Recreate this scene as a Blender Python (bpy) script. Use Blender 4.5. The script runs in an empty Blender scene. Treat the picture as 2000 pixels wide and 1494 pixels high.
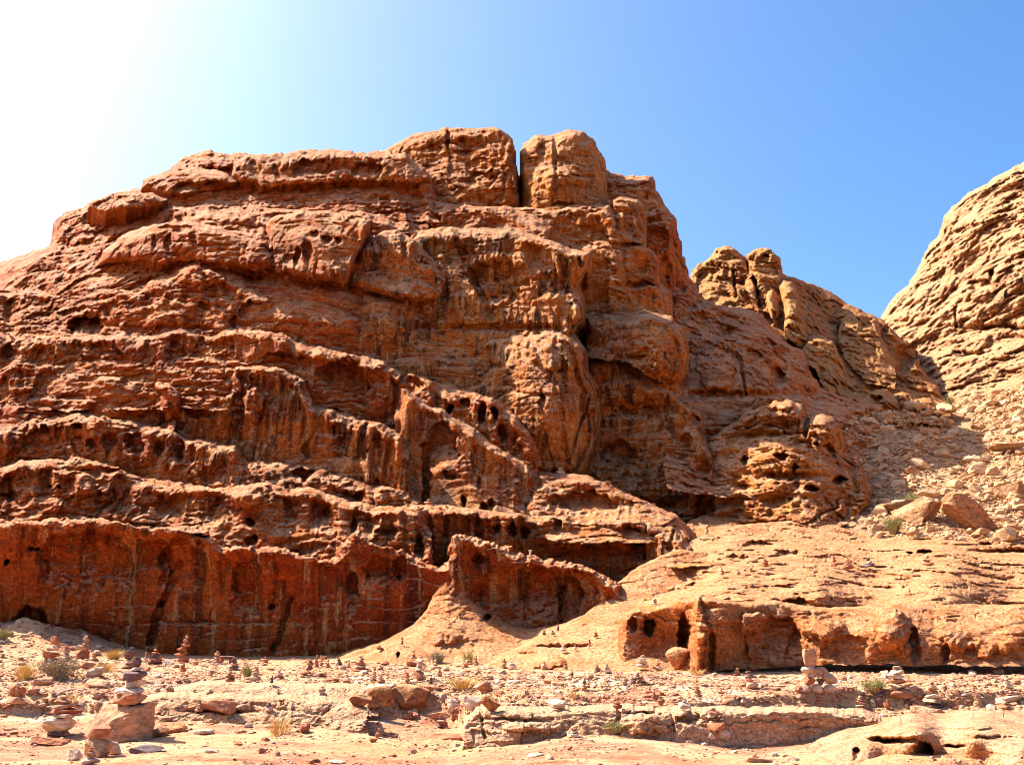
import bpy, math, random
import numpy as np
from mathutils import Vector

random.seed(7)
RNG = np.random.default_rng(11)
S = bpy.context.scene
COL = S.collection

# ------------------------------------------------------------------ camera
W0, H0, F0 = 2000.0, 1494.0, 1900.0          # traced photograph size, focal length in its pixels
HORIZON = 1190.0
EYE = np.array([0.0, 0.0, 1.8])
PITCH = math.atan((HORIZON - H0 / 2) / F0)
cd = bpy.data.cameras.new('camera')
cam = bpy.data.objects.new('camera', cd)
COL.objects.link(cam)
cam.location = EYE.tolist()
cam.rotation_euler = (math.pi / 2 + PITCH, 0, 0)
cd.sensor_width = 36.0
cd.lens = 36.0 * F0 / W0
cd.clip_start = 0.1
cd.clip_end = 5000
S.camera = cam

# ------------------------------------------------------------------ sky and sun
SUN_EL, SUN_AZ = math.radians(46), math.radians(-63)      # azimuth from +Y, negative = to the left
w = bpy.data.worlds.new('World')
S.world = w
w.use_nodes = True
nt = w.node_tree
sky = nt.nodes.new('ShaderNodeTexSky')
sky.sky_type = 'NISHITA'
sky.sun_disc = False
sky.sun_elevation = SUN_EL
sky.sun_rotation = SUN_AZ
sky.air_density = 1.0
sky.dust_density = 5.8
sky.ozone_density = 3.5
sky.altitude = 900
bg = nt.nodes['Background']
bg.inputs['Strength'].default_value = 0.105
hs = nt.nodes.new('ShaderNodeHueSaturation')
hs.inputs['Saturation'].default_value = 1.28
nt.links.new(sky.outputs['Color'], hs.inputs['Color'])
nt.links.new(hs.outputs['Color'], bg.inputs['Color'])
sl = bpy.data.lights.new('sun', 'SUN')
sl.energy = 5.0
sl.angle = math.radians(0.5)
sl.color = (1.0, 0.94, 0.86)
so = bpy.data.objects.new('sun', sl)
COL.objects.link(so)
sdir = Vector((math.sin(SUN_AZ) * math.cos(SUN_EL), math.cos(SUN_AZ) * math.cos(SUN_EL), math.sin(SUN_EL)))
so.rotation_euler = (-sdir).to_track_quat('-Z', 'Y').to_euler()
so.location = (-60, 40, 80)
S.view_settings.view_transform = 'Standard'
S.view_settings.look = 'None'
S.view_settings.exposure = 1.5
S.view_settings.gamma = 1.0
S.cycles.max_bounces = 6
S.cycles.diffuse_bounces = 3
S.cycles.use_denoising = True
S.cycles.filter_width = 1.0
S.cycles.use_adaptive_sampling = True
S.cycles.adaptive_threshold = 0.02

# ------------------------------------------------------------------ noise
_perm = np.random.default_rng(3).permutation(256).astype(np.int32)
_perm = np.concatenate([_perm, _perm, _perm])
_g = np.random.default_rng(4).normal(size=(256, 3)).astype(np.float32)
_g /= np.linalg.norm(_g, axis=1)[:, None]


def perlin(x, y, z):
    x, y, z = np.broadcast_arrays(np.asarray(x, np.float32), np.asarray(y, np.float32), np.asarray(z, np.float32))
    xi, yi, zi = np.floor(x).astype(np.int32), np.floor(y).astype(np.int32), np.floor(z).astype(np.int32)
    xf, yf, zf = x - xi, y - yi, z - zi
    u, v, t = (f * f * f * (f * (f * 6 - 15) + 10) for f in (xf, yf, zf))
    xi &= 255; yi &= 255; zi &= 255
    out = []
    for dx in (0, 1):
        a = _perm[xi + dx]
        for dy in (0, 1):
            b = _perm[a + yi + dy]
            for dz in (0, 1):
                g = _g[_perm[b + zi + dz]]
                out.append(g[..., 0] * (xf - dx) + g[..., 1] * (yf - dy) + g[..., 2] * (zf - dz))
    c = [out[i] + t * (out[i + 1] - out[i]) for i in (0, 2, 4, 6)]
    e0, e1 = c[0] + v * (c[1] - c[0]), c[2] + v * (c[3] - c[2])
    return (e0 + u * (e1 - e0)) * 1.5


def fbm(x, y, z, o=4, gain=0.5, lac=2.03):
    a, r = 1.0, 0
    for i in range(o):
        r = r + a * perlin(x + 7.3 * i, y + 3.1 * i, z + 11.7 * i)
        x, y, z, a = x * lac, y * lac, z * lac, a * gain
    return r


def hash1(k, s=0):
    k = np.asarray(k, np.int64)
    h = (k * 374761393 + s * 668265263) & 0xFFFFFFFF
    h = ((h ^ (h >> 13)) * 1274126177) & 0xFFFFFFFF
    return ((h ^ (h >> 16)) & 0xFFFF) / 65535.0


def worley(x, y, seed=0):
    """distance to the nearest cell point and that cell's random number"""
    xi, yi = np.floor(x).astype(np.int64), np.floor(y).astype(np.int64)
    best, rid = np.full(x.shape, 9.0, np.float32), np.zeros(x.shape, np.float32)
    for dx in (-1, 0, 1):
        for dy in (-1, 0, 1):
            k = (xi + dx) * 7919 + (yi + dy) * 104729
            px, py = xi + dx + 0.15 + 0.7 * hash1(k, seed + 1), yi + dy + 0.15 + 0.7 * hash1(k, seed + 2)
            d = np.hypot(x - px, y - py)
            m = d < best
            best = np.where(m, d, best)
            rid = np.where(m, hash1(k, seed + 3), rid)
    return best, rid


def sstep(a, b, x):
    t = np.clip((x - a) / (b - a), 0, 1)
    return t * t * (3 - 2 * t)


# ------------------------------------------------------------------ traced points -> world
_cp, _sp = math.cos(PITCH), math.sin(PITCH)


def rays(px, py):
    """directions scaled to unit world depth (y)"""
    u, v = (np.asarray(px, float) - W0 / 2) / F0, (H0 / 2 - np.asarray(py, float)) / F0
    dy = _cp - v * _sp
    return u / dy, np.ones_like(u), (_sp + v * _cp) / dy


def world(px, py, d):
    rx, ry, rz = rays(px, py)
    return rx * d + EYE[0], ry * d + EYE[1], rz * d + EYE[2]


def pixel(x, y, z):
    x, y, z = x - EYE[0], y - EYE[1], z - EYE[2]
    f = y * _cp + z * _sp
    return W0 / 2 + F0 * x / f, H0 / 2 - F0 * (z * _cp - y * _sp) / f


# ------------------------------------------------------------------ object helpers
def tag(o, label=None, cat=None, group=None, kind=None):
    if label: o['label'] = label
    if cat: o['category'] = cat
    if group: o['group'] = group
    if kind: o['kind'] = kind
    return o


def mesh_np(name, v, f, mats, attr=None, smooth=True, mat_idx=None):
    """v (n,3); f (m,k) or a list of such arrays"""
    fl = f if isinstance(f, list) else [f]
    me = bpy.data.meshes.new(name)
    me.vertices.add(len(v))
    me.vertices.foreach_set('co', np.asarray(v, np.float32).ravel())
    nl = sum(a.size for a in fl)
    npoly = sum(len(a) for a in fl)
    me.loops.add(nl)
    me.polygons.add(npoly)
    me.loops.foreach_set('vertex_index', np.concatenate([a.ravel() for a in fl]).astype(np.int32))
    tot = np.concatenate([np.full(len(a), a.shape[1], np.int32) for a in fl])
    me.polygons.foreach_set('loop_start', np.concatenate([[0], np.cumsum(tot)[:-1]]).astype(np.int32))
    me.polygons.foreach_set('loop_total', tot)
    me.polygons.foreach_set('use_smooth', np.full(npoly, smooth, bool))
    for m in (mats if isinstance(mats, (list, tuple)) else [mats]):
        me.materials.append(m)
    me.update(calc_edges=True)
    if attr is not None:
        a = me.attributes.new('rock', 'FLOAT_COLOR', 'POINT')
        a.data.foreach_set('color', np.asarray(attr, np.float32).ravel())
    return me


def link(name, me, parent=None, loc=(0, 0, 0)):
    o = bpy.data.objects.new(name, me)
    COL.objects.link(o)
    o.location = loc
    if parent: o.parent = parent
    return o


def empty(name, loc):
    o = bpy.data.objects.new(name, None)
    COL.objects.link(o)
    o.location = loc
    o.empty_display_size = 0.2
    return o


# ------------------------------------------------------------------ materials
class NT:
    def __init__(self, name):
        self.m = bpy.data.materials.new(name)
        self.m.use_nodes = True
        self.t = self.m.node_tree
        self.b = self.t.nodes['Principled BSDF']
        self.b.inputs['Specular IOR Level'].default_value = 0.15
        self.b.inputs['Roughness'].default_value = 0.9

    def n(self, t, **k):
        o = self.t.nodes.new(t)
        for a, v in k.items(): setattr(o, a, v)
        return o

    def put(self, sock, v):
        if hasattr(v, 'is_output'): self.t.links.new(v, sock)
        else: sock.default_value = v

    def math(self, op, a, b=0.0, c=None, clamp=False):
        o = self.n('ShaderNodeMath', operation=op, use_clamp=clamp)
        self.put(o.inputs[0], a); self.put(o.inputs[1], b)
        if c is not None: self.put(o.inputs[2], c)
        return o.outputs[0]

    def ramp(self, v, a, b, ya=0.0, yb=1.0):
        o = self.n('ShaderNodeMapRange', interpolation_type='SMOOTHSTEP')
        self.put(o.inputs[0], v)
        for i, q in enumerate((a, b, ya, yb)): o.inputs[i + 1].default_value = q
        return o.outputs[0]

    def mix(self, f, a, b, mode='MIX'):
        o = self.n('ShaderNodeMix', data_type='RGBA', blend_type=mode)
        self.put(o.inputs[0], f)
        for s, v in ((o.inputs[6], a), (o.inputs[7], b)):
            self.put(s, v if hasattr(v, 'is_output') else (*v, 1.0))
        return o.outputs[2]

    def pos(self, scale, loc=(0, 0, 0)):
        g = self.n('ShaderNodeNewGeometry')
        o = self.n('ShaderNodeMapping')
        self.t.links.new(g.outputs['Position'], o.inputs['Vector'])
        o.inputs['Scale'].default_value = scale
        o.inputs['Location'].default_value = loc
        return o.outputs[0]

    def noise(self, vec, detail=5, rough=0.6, dist=0.0, scale=1.0):
        o = self.n('ShaderNodeTexNoise')
        self.put(o.inputs['Vector'], vec)
        o.inputs['Scale'].default_value = scale
        o.inputs['Detail'].default_value = detail
        o.inputs['Roughness'].default_value = rough
        o.inputs['Distortion'].default_value = dist
        return o.outputs['Fac']

    def voro(self, vec, feature='DISTANCE_TO_EDGE', scale=1.0):
        o = self.n('ShaderNodeTexVoronoi', feature=feature)
        self.put(o.inputs['Vector'], vec)
        o.inputs['Scale'].default_value = scale
        return o

    def bump(self, h, strength, dist, prev=None):
        o = self.n('ShaderNodeBump')
        o.inputs['Strength'].default_value = strength
        o.inputs['Distance'].default_value = dist
        self.put(o.inputs['Height'], h)
        if prev is not None: self.t.links.new(prev, o.inputs['Normal'])
        return o.outputs[0]

    def upness(self):
        g = self.n('ShaderNodeNewGeometry')
        s = self.n('ShaderNodeSeparateXYZ')
        self.t.links.new(g.outputs['Normal'], s.inputs[0])
        return s.outputs[2]


def rock_material(name, scale=1.0, deep=(0.27, 0.038, 0.005), orange=(0.56, 0.14, 0.016), tan=(0.68, 0.28, 0.06),
                  crust=(0.70, 0.36, 0.175), dark=(0.05, 0.018, 0.010), fresh=(0.46, 0.072, 0.007), bump=1.0, zk=1.0):
    """weathered sandstone. vertex attribute 'rock': R = fresh red, G = pale tan, B = water streaks"""
    k = NT(name)
    at = k.n('ShaderNodeAttribute', attribute_name='rock')
    sep = k.n('ShaderNodeSeparateColor')
    k.t.links.new(at.outputs['Color'], sep.inputs[0])
    red, pale, streak = sep.outputs[0], sep.outputs[1], sep.outputs[2]
    s = scale
    n1 = k.noise(k.pos((0.16 * s, 0.16 * s, 0.3 * s)), 6, 0.6)
    n2 = k.noise(k.pos((0.5 * s, 0.5 * s, 2.2 * s * zk), (3, 1, 7)), 5, 0.65, 0.6)
    fr = k.math('ADD', k.ramp(n1, 0.35, 0.68), k.math('MULTIPLY', k.math('SUBTRACT', n2, 0.5), 0.9))
    c = k.mix(k.ramp(fr, 0.1, 0.9), orange, deep)
    c = k.mix(k.math('MULTIPLY', red, k.ramp(n2, 0.35, 0.6, 0.25, 0.95)), c, fresh)
    np_ = k.noise(k.pos((0.35 * s, 0.35 * s, 0.7 * s), (11, 4, 2)), 6, 0.62)
    c = k.mix(k.math('ADD', k.math('MULTIPLY', pale, 0.85), k.math('MULTIPLY', k.ramp(np_, 0.5, 0.64), k.math('SUBTRACT', 0.6, k.math('MULTIPLY', red, 0.42))), clamp=True), c, tan)
    # water streaks
    st = k.noise(k.pos((1.1 * s, 1.1 * s, 0.055 * s), (1, 5, 0)), 6, 0.68, 0.15)
    st2 = k.noise(k.pos((1.9 * s, 1.9 * s, 0.08 * s), (9, 2, 4)), 5, 0.66, 0.2)
    c = k.mix(k.math('MULTIPLY', k.ramp(st, 0.50, 0.60), k.math('MULTIPLY', streak, 0.85)), c, dark)
    c = k.mix(k.math('MULTIPLY', k.ramp(st2, 0.53, 0.63), k.math('MULTIPLY', streak, 0.75)), c, (0.70, 0.38, 0.14))
    vp = k.noise(k.pos((0.13 * s, 0.13 * s, 0.07 * s), (21, 3, 8)), 6, 0.7, 0.5)
    c = k.mix(k.math('MULTIPLY', k.ramp(vp, 0.53, 0.66), k.math('MULTIPLY', streak, 0.7)), c, dark)
    # weathered crust on what faces up
    up = k.upness()
    n3 = k.noise(k.pos((0.9 * s, 0.9 * s, 0.9 * s), (2, 8, 3)), 6, 0.65)
    c = k.mix(k.math('MULTIPLY', k.ramp(up, 0.3, 0.75), k.ramp(n3, 0.36, 0.6, 0.1, 0.85)), c, crust)
    # grain
    n4 = k.noise(k.pos((7 * s, 7 * s, 9 * s)), 4, 0.7)
    c = k.mix(1.0, c, k.mix(k.ramp(n4, 0.3, 0.7), (0.58, 0.52, 0.50), (1.3, 1.3, 1.3)), 'MULTIPLY')
    k.t.links.new(c, k.b.inputs['Base Color'])
    b1 = k.noise(k.pos((0.9 * s, 0.9 * s, 2.6 * s * zk)), 6, 0.62, 0.4)
    b2 = k.noise(k.pos((4.0 * s, 4.0 * s, 9.0 * s * zk)), 6, 0.68)
    v = k.voro(k.pos((0.55 * s, 0.55 * s, 0.95 * s), (0.3, 0.7, 0.1)))
    cr = k.ramp(v.outputs['Distance'], 0.0, 0.035)
    crm = k.math('MULTIPLY', k.math('SUBTRACT', 1.0, cr), k.ramp(n3, 0.5, 0.62))
    nn = k.bump(b1, 0.9 * bump, 0.7 / s)
    nn = k.bump(b2, 0.9 * bump, 0.22 / s, nn)
    nn = k.bump(crm, -0.7 * bump, 0.15 / s, nn)
    k.t.links.new(nn, k.b.inputs['Normal'])
    return k.m


M_CLIFF = rock_material('red_sandstone')
M_RIDGE = rock_material('tan_sandstone', 0.6, deep=(0.36, 0.08, 0.013), orange=(0.54, 0.165, 0.026), tan=(0.64, 0.30, 0.085),
                        crust=(0.60, 0.30, 0.11), dark=(0.10, 0.075, 0.05))
M_YELLOW = rock_material('yellow_sandstone', 0.6, deep=(0.45, 0.155, 0.055), orange=(0.58, 0.255, 0.10), tan=(0.67, 0.37, 0.18),
                         crust=(0.64, 0.38, 0.18), dark=(0.16, 0.10, 0.06))
M_BENCH = rock_material('bedded_sandstone', 2.4, zk=.4, fresh=(0.56, 0.2, 0.06), deep=(0.48, 0.18, 0.075), orange=(0.58, 0.26, 0.12), tan=(0.66, 0.38, 0.20), crust=(0.66, 0.40, 0.22), dark=(0.2, 0.1, 0.06))
M_LEDGE = rock_material('orange_sandstone', 1.3, fresh=(0.60, 0.15, 0.025), deep=(0.48, 0.12, 0.022), orange=(0.58, 0.19, 0.045), tan=(0.66, 0.30, 0.125),
                        crust=(0.68, 0.34, 0.155), dark=(0.20, 0.08, 0.04))


def stone_material(name, cols, scale=6.0):
    k = NT(name)
    oi = k.n('ShaderNodeObjectInfo')
    at = k.n('ShaderNodeAttribute', attribute_name='rock')
    sep = k.n('ShaderNodeSeparateColor')
    k.t.links.new(at.outputs['Color'], sep.inputs[0])
    r = k.math('FRACT', k.math('ADD', oi.outputs['Random'], sep.outputs[0]))
    cr = k.n('ShaderNodeValToRGB')
    cr.color_ramp.interpolation = 'LINEAR'
    e = cr.color_ramp.elements
    while len(e) < len(cols): e.new(0.5)
    for i, c in enumerate(cols):
        e[i].position = i / (len(cols) - 1)
        e[i].color = (*c, 1)
    k.t.links.new(r, cr.inputs[0])
    n = k.noise(k.pos((scale, scale, scale * 2.5)), 6, 0.7)
    c = k.mix(1.0, cr.outputs[0], k.mix(k.ramp(n, 0.3, 0.7), (0.55, 0.48, 0.45), (1.2, 1.2, 1.2)), 'MULTIPLY')
    k.t.links.new(c, k.b.inputs['Base Color'])
    nn = k.bump(k.noise(k.pos((scale * 2,) * 3), 6, 0.65), 0.9, 0.06)
    k.t.links.new(nn, k.b.inputs['Normal'])
    return k.m


M_STONE = stone_material('cairn_stone', [(0.36, 0.15, 0.08), (0.50, 0.24, 0.12), (0.60, 0.36, 0.20), (0.42, 0.17, 0.08), (0.64, 0.44, 0.29), (0.48, 0.27, 0.18)])
M_PALE = stone_material('pale_stone', [(0.60, 0.44, 0.30), (0.66, 0.50, 0.36), (0.62, 0.42, 0.27)])
M_DARK = stone_material('dark_stone', [(0.12, 0.08, 0.08), (0.22, 0.11, 0.09), (0.17, 0.13, 0.13)])
M_REDSTONE = stone_material('red_stone', [(0.42, 0.15, 0.07), (0.50, 0.20, 0.09), (0.36, 0.12, 0.06)])
M_SCREE = stone_material('scree_stone', [(0.50, 0.27, 0.13), (0.62, 0.40, 0.20), (0.46, 0.22, 0.10), (0.66, 0.46, 0.26), (0.56, 0.32, 0.15)], 2.0)


def ground_material():
    k = NT('desert_ground')
    at = k.n('ShaderNodeAttribute', attribute_name='rock')
    sep = k.n('ShaderNodeSeparateColor')
    k.t.links.new(at.outputs['Color'], sep.inputs[0])
    n1 = k.noise(k.pos((0.25, 0.5, 0.5)), 6, 0.6, 0.5)
    n2 = k.noise(k.pos((1.2, 3.5, 3.0), (5, 2, 0)), 6, 0.65, 0.4)
    sand = k.mix(k.ramp(n1, 0.35, 0.65), (0.54, 0.27, 0.12), (0.65, 0.39, 0.20))
    slab = k.mix(k.ramp(n2, 0.35, 0.65), (0.42, 0.15, 0.07), (0.58, 0.28, 0.15))
    c = k.mix(sep.outputs[0], sand, slab)
    c = k.mix(sep.outputs[1], c, (0.68, 0.50, 0.34))
    n4 = k.noise(k.pos((14, 14, 14)), 5, 0.7)
    c = k.mix(1.0, c, k.mix(k.ramp(n4, 0.3, 0.7), (0.72, 0.66, 0.62), (1.15, 1.15, 1.15)), 'MULTIPLY')
    k.t.links.new(c, k.b.inputs['Base Color'])
    nn = k.bump(k.noise(k.pos((2.2, 5.0, 4.0)), 8, 0.65, 0.4), 0.7, 0.18)
    nn = k.bump(k.noise(k.pos((16, 16, 16)), 5, 0.7), 0.6, 0.03, nn)
    k.t.links.new(nn, k.b.inputs['Normal'])
    return k.m


M_GROUND = ground_material()


def plain_material(name, a, b, scale=3.0):
    k = NT(name)
    n = k.noise(k.pos((scale,) * 3), 3, 0.6)
    k.t.links.new(k.mix(k.ramp(n, 0.3, 0.7), a, b), k.b.inputs['Base Color'])
    return k.m


M_BUSH_GREEN = plain_material('green_leaves', (0.22, 0.21, 0.07), (0.36, 0.31, 0.12))
M_BUSH_GREY = plain_material('grey_twigs', (0.30, 0.22, 0.13), (0.38, 0.29, 0.18))
M_BUSH_DRY = plain_material('dry_grass', (0.46, 0.27, 0.08), (0.58, 0.38, 0.14))


# ------------------------------------------------------------------ rock masses
ZBUF_S = 2.0
ZX, ZY = int(W0 / ZBUF_S) + 1, int(H0 / ZBUF_S) + 1
ZBUF = np.full((ZY, ZX), 1e9, np.float32)          # nearest rock depth per traced pixel, to stand things on the rock


def tps(ctrl, px, py):
    c = np.array(ctrl, float)
    c[:, :2] /= 100.0
    n = len(c)
    if n < 3: return np.full(px.shape, c[:, 2].mean())
    def phi(r): return np.where(r > 1e-9, r * r * np.log(np.maximum(r, 1e-9)), 0)
    A = np.zeros((n + 3, n + 3))
    r = np.hypot(c[:, None, 0] - c[None, :, 0], c[:, None, 1] - c[None, :, 1])
    A[:n, :n] = phi(r) + np.eye(n) * 0.02
    A[:n, n] = 1; A[:n, n + 1:] = c[:, :2]
    A[n, :n] = 1; A[n + 1:, :n] = c[:, :2].T
    sol = np.linalg.solve(A, np.concatenate([c[:, 2], np.zeros(3)]))
    x, y = px / 100.0, py / 100.0
    out = sol[n] + sol[n + 1] * x + sol[n + 2] * y
    for i in range(n):
        out = out + sol[i] * phi(np.hypot(x - c[i, 0], y - c[i, 1]))
    return out


def inside(poly, px, py):
    p = np.asarray(poly, float)
    r = np.zeros(px.shape, bool)
    x0, y0 = p[-1]
    for x1, y1 in p:
        if y0 != y1:
            c = ((y1 > py) != (y0 > py)) & (px < (x0 - x1) * (py - y1) / (y0 - y1) + x1)
            r ^= c
        x0, y0 = x1, y1
    return r


def dist_line(line, px, py):
    d = np.full(px.shape, 1e9)
    l = np.asarray(line, float)
    for (x0, y0), (x1, y1) in zip(l[:-1], l[1:]):
        dx, dy = x1 - x0, y1 - y0
        t = np.clip(((px - x0) * dx + (py - y0) * dy) / max(dx * dx + dy * dy, 1e-9), 0, 1)
        d = np.minimum(d, np.hypot(px - x0 - t * dx, py - y0 - t * dy))
    return d


def relief(X, Y, Z, big=0.8, st=0.6, th=2.2, fl=0.3, ho=0.6, fb=0.35, sc=1.0, dip=0.0, hos=(1.3, 1.0), cr=0.28, bl=0.35, seed=0, lip=0.0):
    """surface relief of eroded sandstone in metres, positive = cut back"""
    X, Y, Z = X / sc, Y / sc, Z / sc
    o = seed * 13.7
    d = np.zeros(X.shape, np.float32)
    wx = fbm(X / 7 + o, Y / 7, Z / 7, 3)
    d += big * fbm(X / 8 + o, Y / 10, Z / 5.5, 3)
    if st:
        for k_, (t_, a_) in enumerate(((th, 1.0), (th * 0.36, 0.42))):
            h = Z + dip * X + 1.1 * t_ * perlin(X / (t_ * 3.2) + o, Y / (t_ * 4), Z / (t_ * 3.2)) + 0.25 * t_ * perlin(X / (t_ * .7), Y / t_, Z / (t_ * .9))
            h = h / t_ + 0.45 * np.sin(h / t_ * 1.9)
            kk = np.floor(h)
            t = h - kk
            amp = (0.25 + 0.9 * hash1(kk.astype(np.int64) + 50, seed + k_)) * sstep(-0.45, 0.5, perlin(X / (t_ * 2.2) + kk * 3.7, Y / (t_ * 3), kk * 1.3))
            rec = np.where(t < 0.78, np.clip(1 - t / 0.78, 0, 1) ** 1.3, np.clip((t - 0.78) / 0.22, 0, 1) ** 1.8)
            d += (st * a_ * amp * rec).astype(np.float32)
    if fl:
        m = sstep(-0.25, 0.35, perlin(X / 6 + o + 4, Y / 9, Z / 3.5 + 2))
        n = perlin(X / 0.75 + 0.8 * wx + o, Y / 2.5, Z / 6.0)
        n2 = perlin(X / 0.33 + 0.9 * wx, Y / 1.5, Z / 3.2 + 5)
        d -= fl * np.maximum(m, 1.2 * lip) * (1.5 * np.abs(n) + 0.6 * np.abs(n2))
    if ho or bl:
        m2 = sstep(-0.35, 0.3, perlin(X / 9 + o + 2, Y / 9, Z / 5 + 9))
        m = sstep(0.0, 0.45, perlin(X / 7 + o + 9, Y / 9, Z / 3.2 + 6))
        for k_, (q, a_) in enumerate(((1.0, 1.0), (0.45, 0.5), (0.2, 0.26))):
            f, r = worley(X / (hos[0] * q) + 0.35 * wx + o, Z / (hos[1] * q) + 0.3 * perlin(X / 2, Y / 3, Z / 2), seed + 5 * k_)
            d += bl * a_ * m2 * (np.mod(r * 7.31, 1.0) - 0.5) * 2.0
            rad = 0.16 + 0.34 * r * r
            d += 0.65 * ho * a_ * m * (r > 0.35) * (1 - sstep(rad * 0.2, rad, f)) * (0.4 + r)
    d += fb * fbm(X / 1.9 + o, Y / 2.2, Z / 1.3, 5, 0.58)
    # bedding planes and joints, thin and broken
    m = sstep(-0.1, 0.3, perlin(X / 4 + 31 + o, Y / 5, Z / 2))
    n = perlin(X / 3.4 + o, Y / 5, Z / 0.62 + 0.5 * wx)
    d += cr * m * (1 - sstep(0.0, 0.13, np.abs(n)))
    n = perlin(X / 1.1 + 0.5 * wx + 17, Y / 3, Z / 4.5 + o)
    d += 0.8 * cr * sstep(0.0, 0.35, perlin(X / 5 + 3 + o, Y / 5, Z / 4 + 8)) * (1 - sstep(0.0, 0.10, np.abs(n)))
    rg = 1 - np.abs(fbm(X / 0.9 + o, Y / 1.2, Z / 0.8, 3, 0.6))
    d -= 0.55 * fb * (rg * rg - 0.6)
    return d * sc


def mass(crest, bottom, ctrl, step=2.0, rnd=(26, 3.0), warp=(7, 2.5), T=10.0, rel=None, stamps=(), rock=(0.4, 0.1, 0.6), seed=0, fade=10, drop=0.0, uc=0.9):
    """one rock mass: traced crest (left to right), hidden lower closure, control depths -> world vertices, quads, attribute"""
    # run on well past both sides of what the photograph shows
    crest = [(-520 if a <= -100 else 2640 if a >= 2100 else a, b) for a, b in crest]
    bottom = [(-520 if a <= -100 else 2640 if a >= 2100 else a, b) for a, b in bottom]
    if not bottom: crest = list(crest) + [crest[0]]          # a free edge all round
    poly = np.array(list(crest) + list(bottom), float)
    lo, hi = poly.min(0) - 14, poly.max(0) + 14
    gx = np.arange(lo[0], hi[0] + step, step)
    gy = np.arange(lo[1], hi[1] + step, step)
    px, py = np.meshgrid(gx, gy)
    o = seed * 5.31
    wx = px + warp[0] * perlin(px / 55 + o, py / 55, 0) + warp[1] * perlin(px / 17, py / 17, o) + warp[1] * 0.5 * perlin(px / 6.5, py / 6.5, o + 3)
    wy = py + warp[0] * perlin(px / 55, py / 55 + o, 9) + warp[1] * perlin(px / 17, py / 17, o + 21) + warp[1] * 0.5 * perlin(px / 6.5, py / 6.5, o + 13)
    ins = inside(poly, wx, wy)
    d = dist_line(crest, wx, wy)
    sd = np.where(ins, d, -d)
    # outside neighbours snapped to the outline
    nb = ins.copy()
    nb[1:] |= ins[:-1]; nb[:-1] |= ins[1:]
    nb[:, 1:] |= nb[:, :-1].copy(); nb[:, :-1] |= nb[:, 1:].copy()
    nb &= (sd > -step * 3)
    gyy, gxx = np.gradient(sd, step)
    gl = np.maximum(np.hypot(gxx, gyy), 0.3)
    out = nb & ~ins
    sh = np.where(out, -sd / gl, 0.0)
    px = px + sh * gxx / gl
    py = py + sh * gyy / gl
    sdc = np.maximum(sd, 0)
    D = tps(ctrl, px, py)
    wv = 0.45 + 1.3 * np.clip(0.5 + 0.9 * perlin(px / 70 + o, py / 90, 5) + 0.4 * perlin(px / 23, py / 30, o), 0, 1.3)
    t = np.clip(1 - sdc / (rnd[0] * wv), 0, 1)
    D = D + rnd[1] * np.minimum(wv, 1.2) * (1 - np.sqrt(np.maximum(1 - t * t, 0)))
    for s in stamps:
        kind, cx, cy, rx, ry, dep = s[:6]
        wa = min(11.0, 2 + 0.45 * min(rx, ry)) if kind != 'line' else min(6.0, s[6] * 0.9)
        jx = px + wa * perlin(px / 24, py / 24, o + cx) + 0.5 * wa * perlin(px / 9, py / 9, o + cx)
        jy = py + wa * perlin(px / 24, py / 24, o + cy + 7) + 0.5 * wa * perlin(px / 9, py / 9, o + cy + 7)
        q = np.hypot((jx - cx) / rx, (jy - cy) / ry)
        if kind == 'hole': D = D + 0.95 * dep * (1 - sstep(np.where(jy < cy, 0.6, 0.15), 1.0, q))
        elif kind == 'bulge': D = D - dep * np.sqrt(np.maximum(1 - q * q, 0))
        elif kind == 'soft': D = D + dep * np.exp(-q * q * 1.6)
        elif kind == 'arch':
            dep = dep * 1.25          # sharp upper rim, running out downwards
            up_ = np.where(jy < cy, 1 - sstep(0.8, 1.0, q), (1 - sstep(0.8, 1.0, np.abs(jx - cx) / rx)) * (1 - sstep(0, 1, (jy - cy) / (ry * 1.6))))
            D = D + dep * up_
        elif kind == 'line':          # a crack: cx,cy -> rx,ry, width s[6]
            D = D + dep * (1 - sstep(s[6] * 0.5, s[6], dist_line([(cx, cy), (rx, ry)], jx, jy)))
    if uc:       # caves and shade lines under the lip
        lx = px / 34.0
        se = sdc - 0.6 * rnd[0] * wv - 7 * (0.2 + perlin(lx * 1.7, py / 70, o + 5)) - 4 * perlin(lx * 5, py / 25, o + 6)
        band = sstep(2, 14, se) * sstep(-0.35, 0.25, perlin(lx * .45, o, 14)) * (1 - sstep(18 + 16 * (1 + perlin(lx * .7, o, 4)), 50 + 50 * (1 + perlin(lx * .5, o, 8)), sdc))
        D = D + uc * band * (0.35 + 1.3 * np.clip(0.4 + perlin(lx, o, 1) + 0.5 * perlin(lx * 3, py / 60, o), 0, 1.4))
    x, y, z = world(px, py, D)
    r = dict(seed=seed)
    if rel: r.update(rel)
    r['lip'] = (0.7 * sstep(3, 18, sdc) * (1 - sstep(40, 110, sdc))).astype(np.float32) if uc else 0.0
    dd = relief(x.astype(np.float32), y.astype(np.float32), z.astype(np.float32), **r)
    D = D + dd * (0.35 + 0.65 * sstep(0, fade, sdc))
    x, y, z = world(px, py, D)
    # depth buffer
    ix, iy = np.round(px / ZBUF_S).astype(int), np.round(py / ZBUF_S).astype(int)
    ok = ins & (ix >= 0) & (ix < ZX) & (iy >= 0) & (iy < ZY)
    np.minimum.at(ZBUF, (iy[ok], ix[ok]), D[ok].astype(np.float32))
    ny, nx = px.shape
    idx = np.arange(ny * nx).reshape(ny, nx)
    cell = nb[:-1, :-1] & nb[1:, :-1] & nb[1:, 1:] & nb[:-1, 1:]
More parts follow.
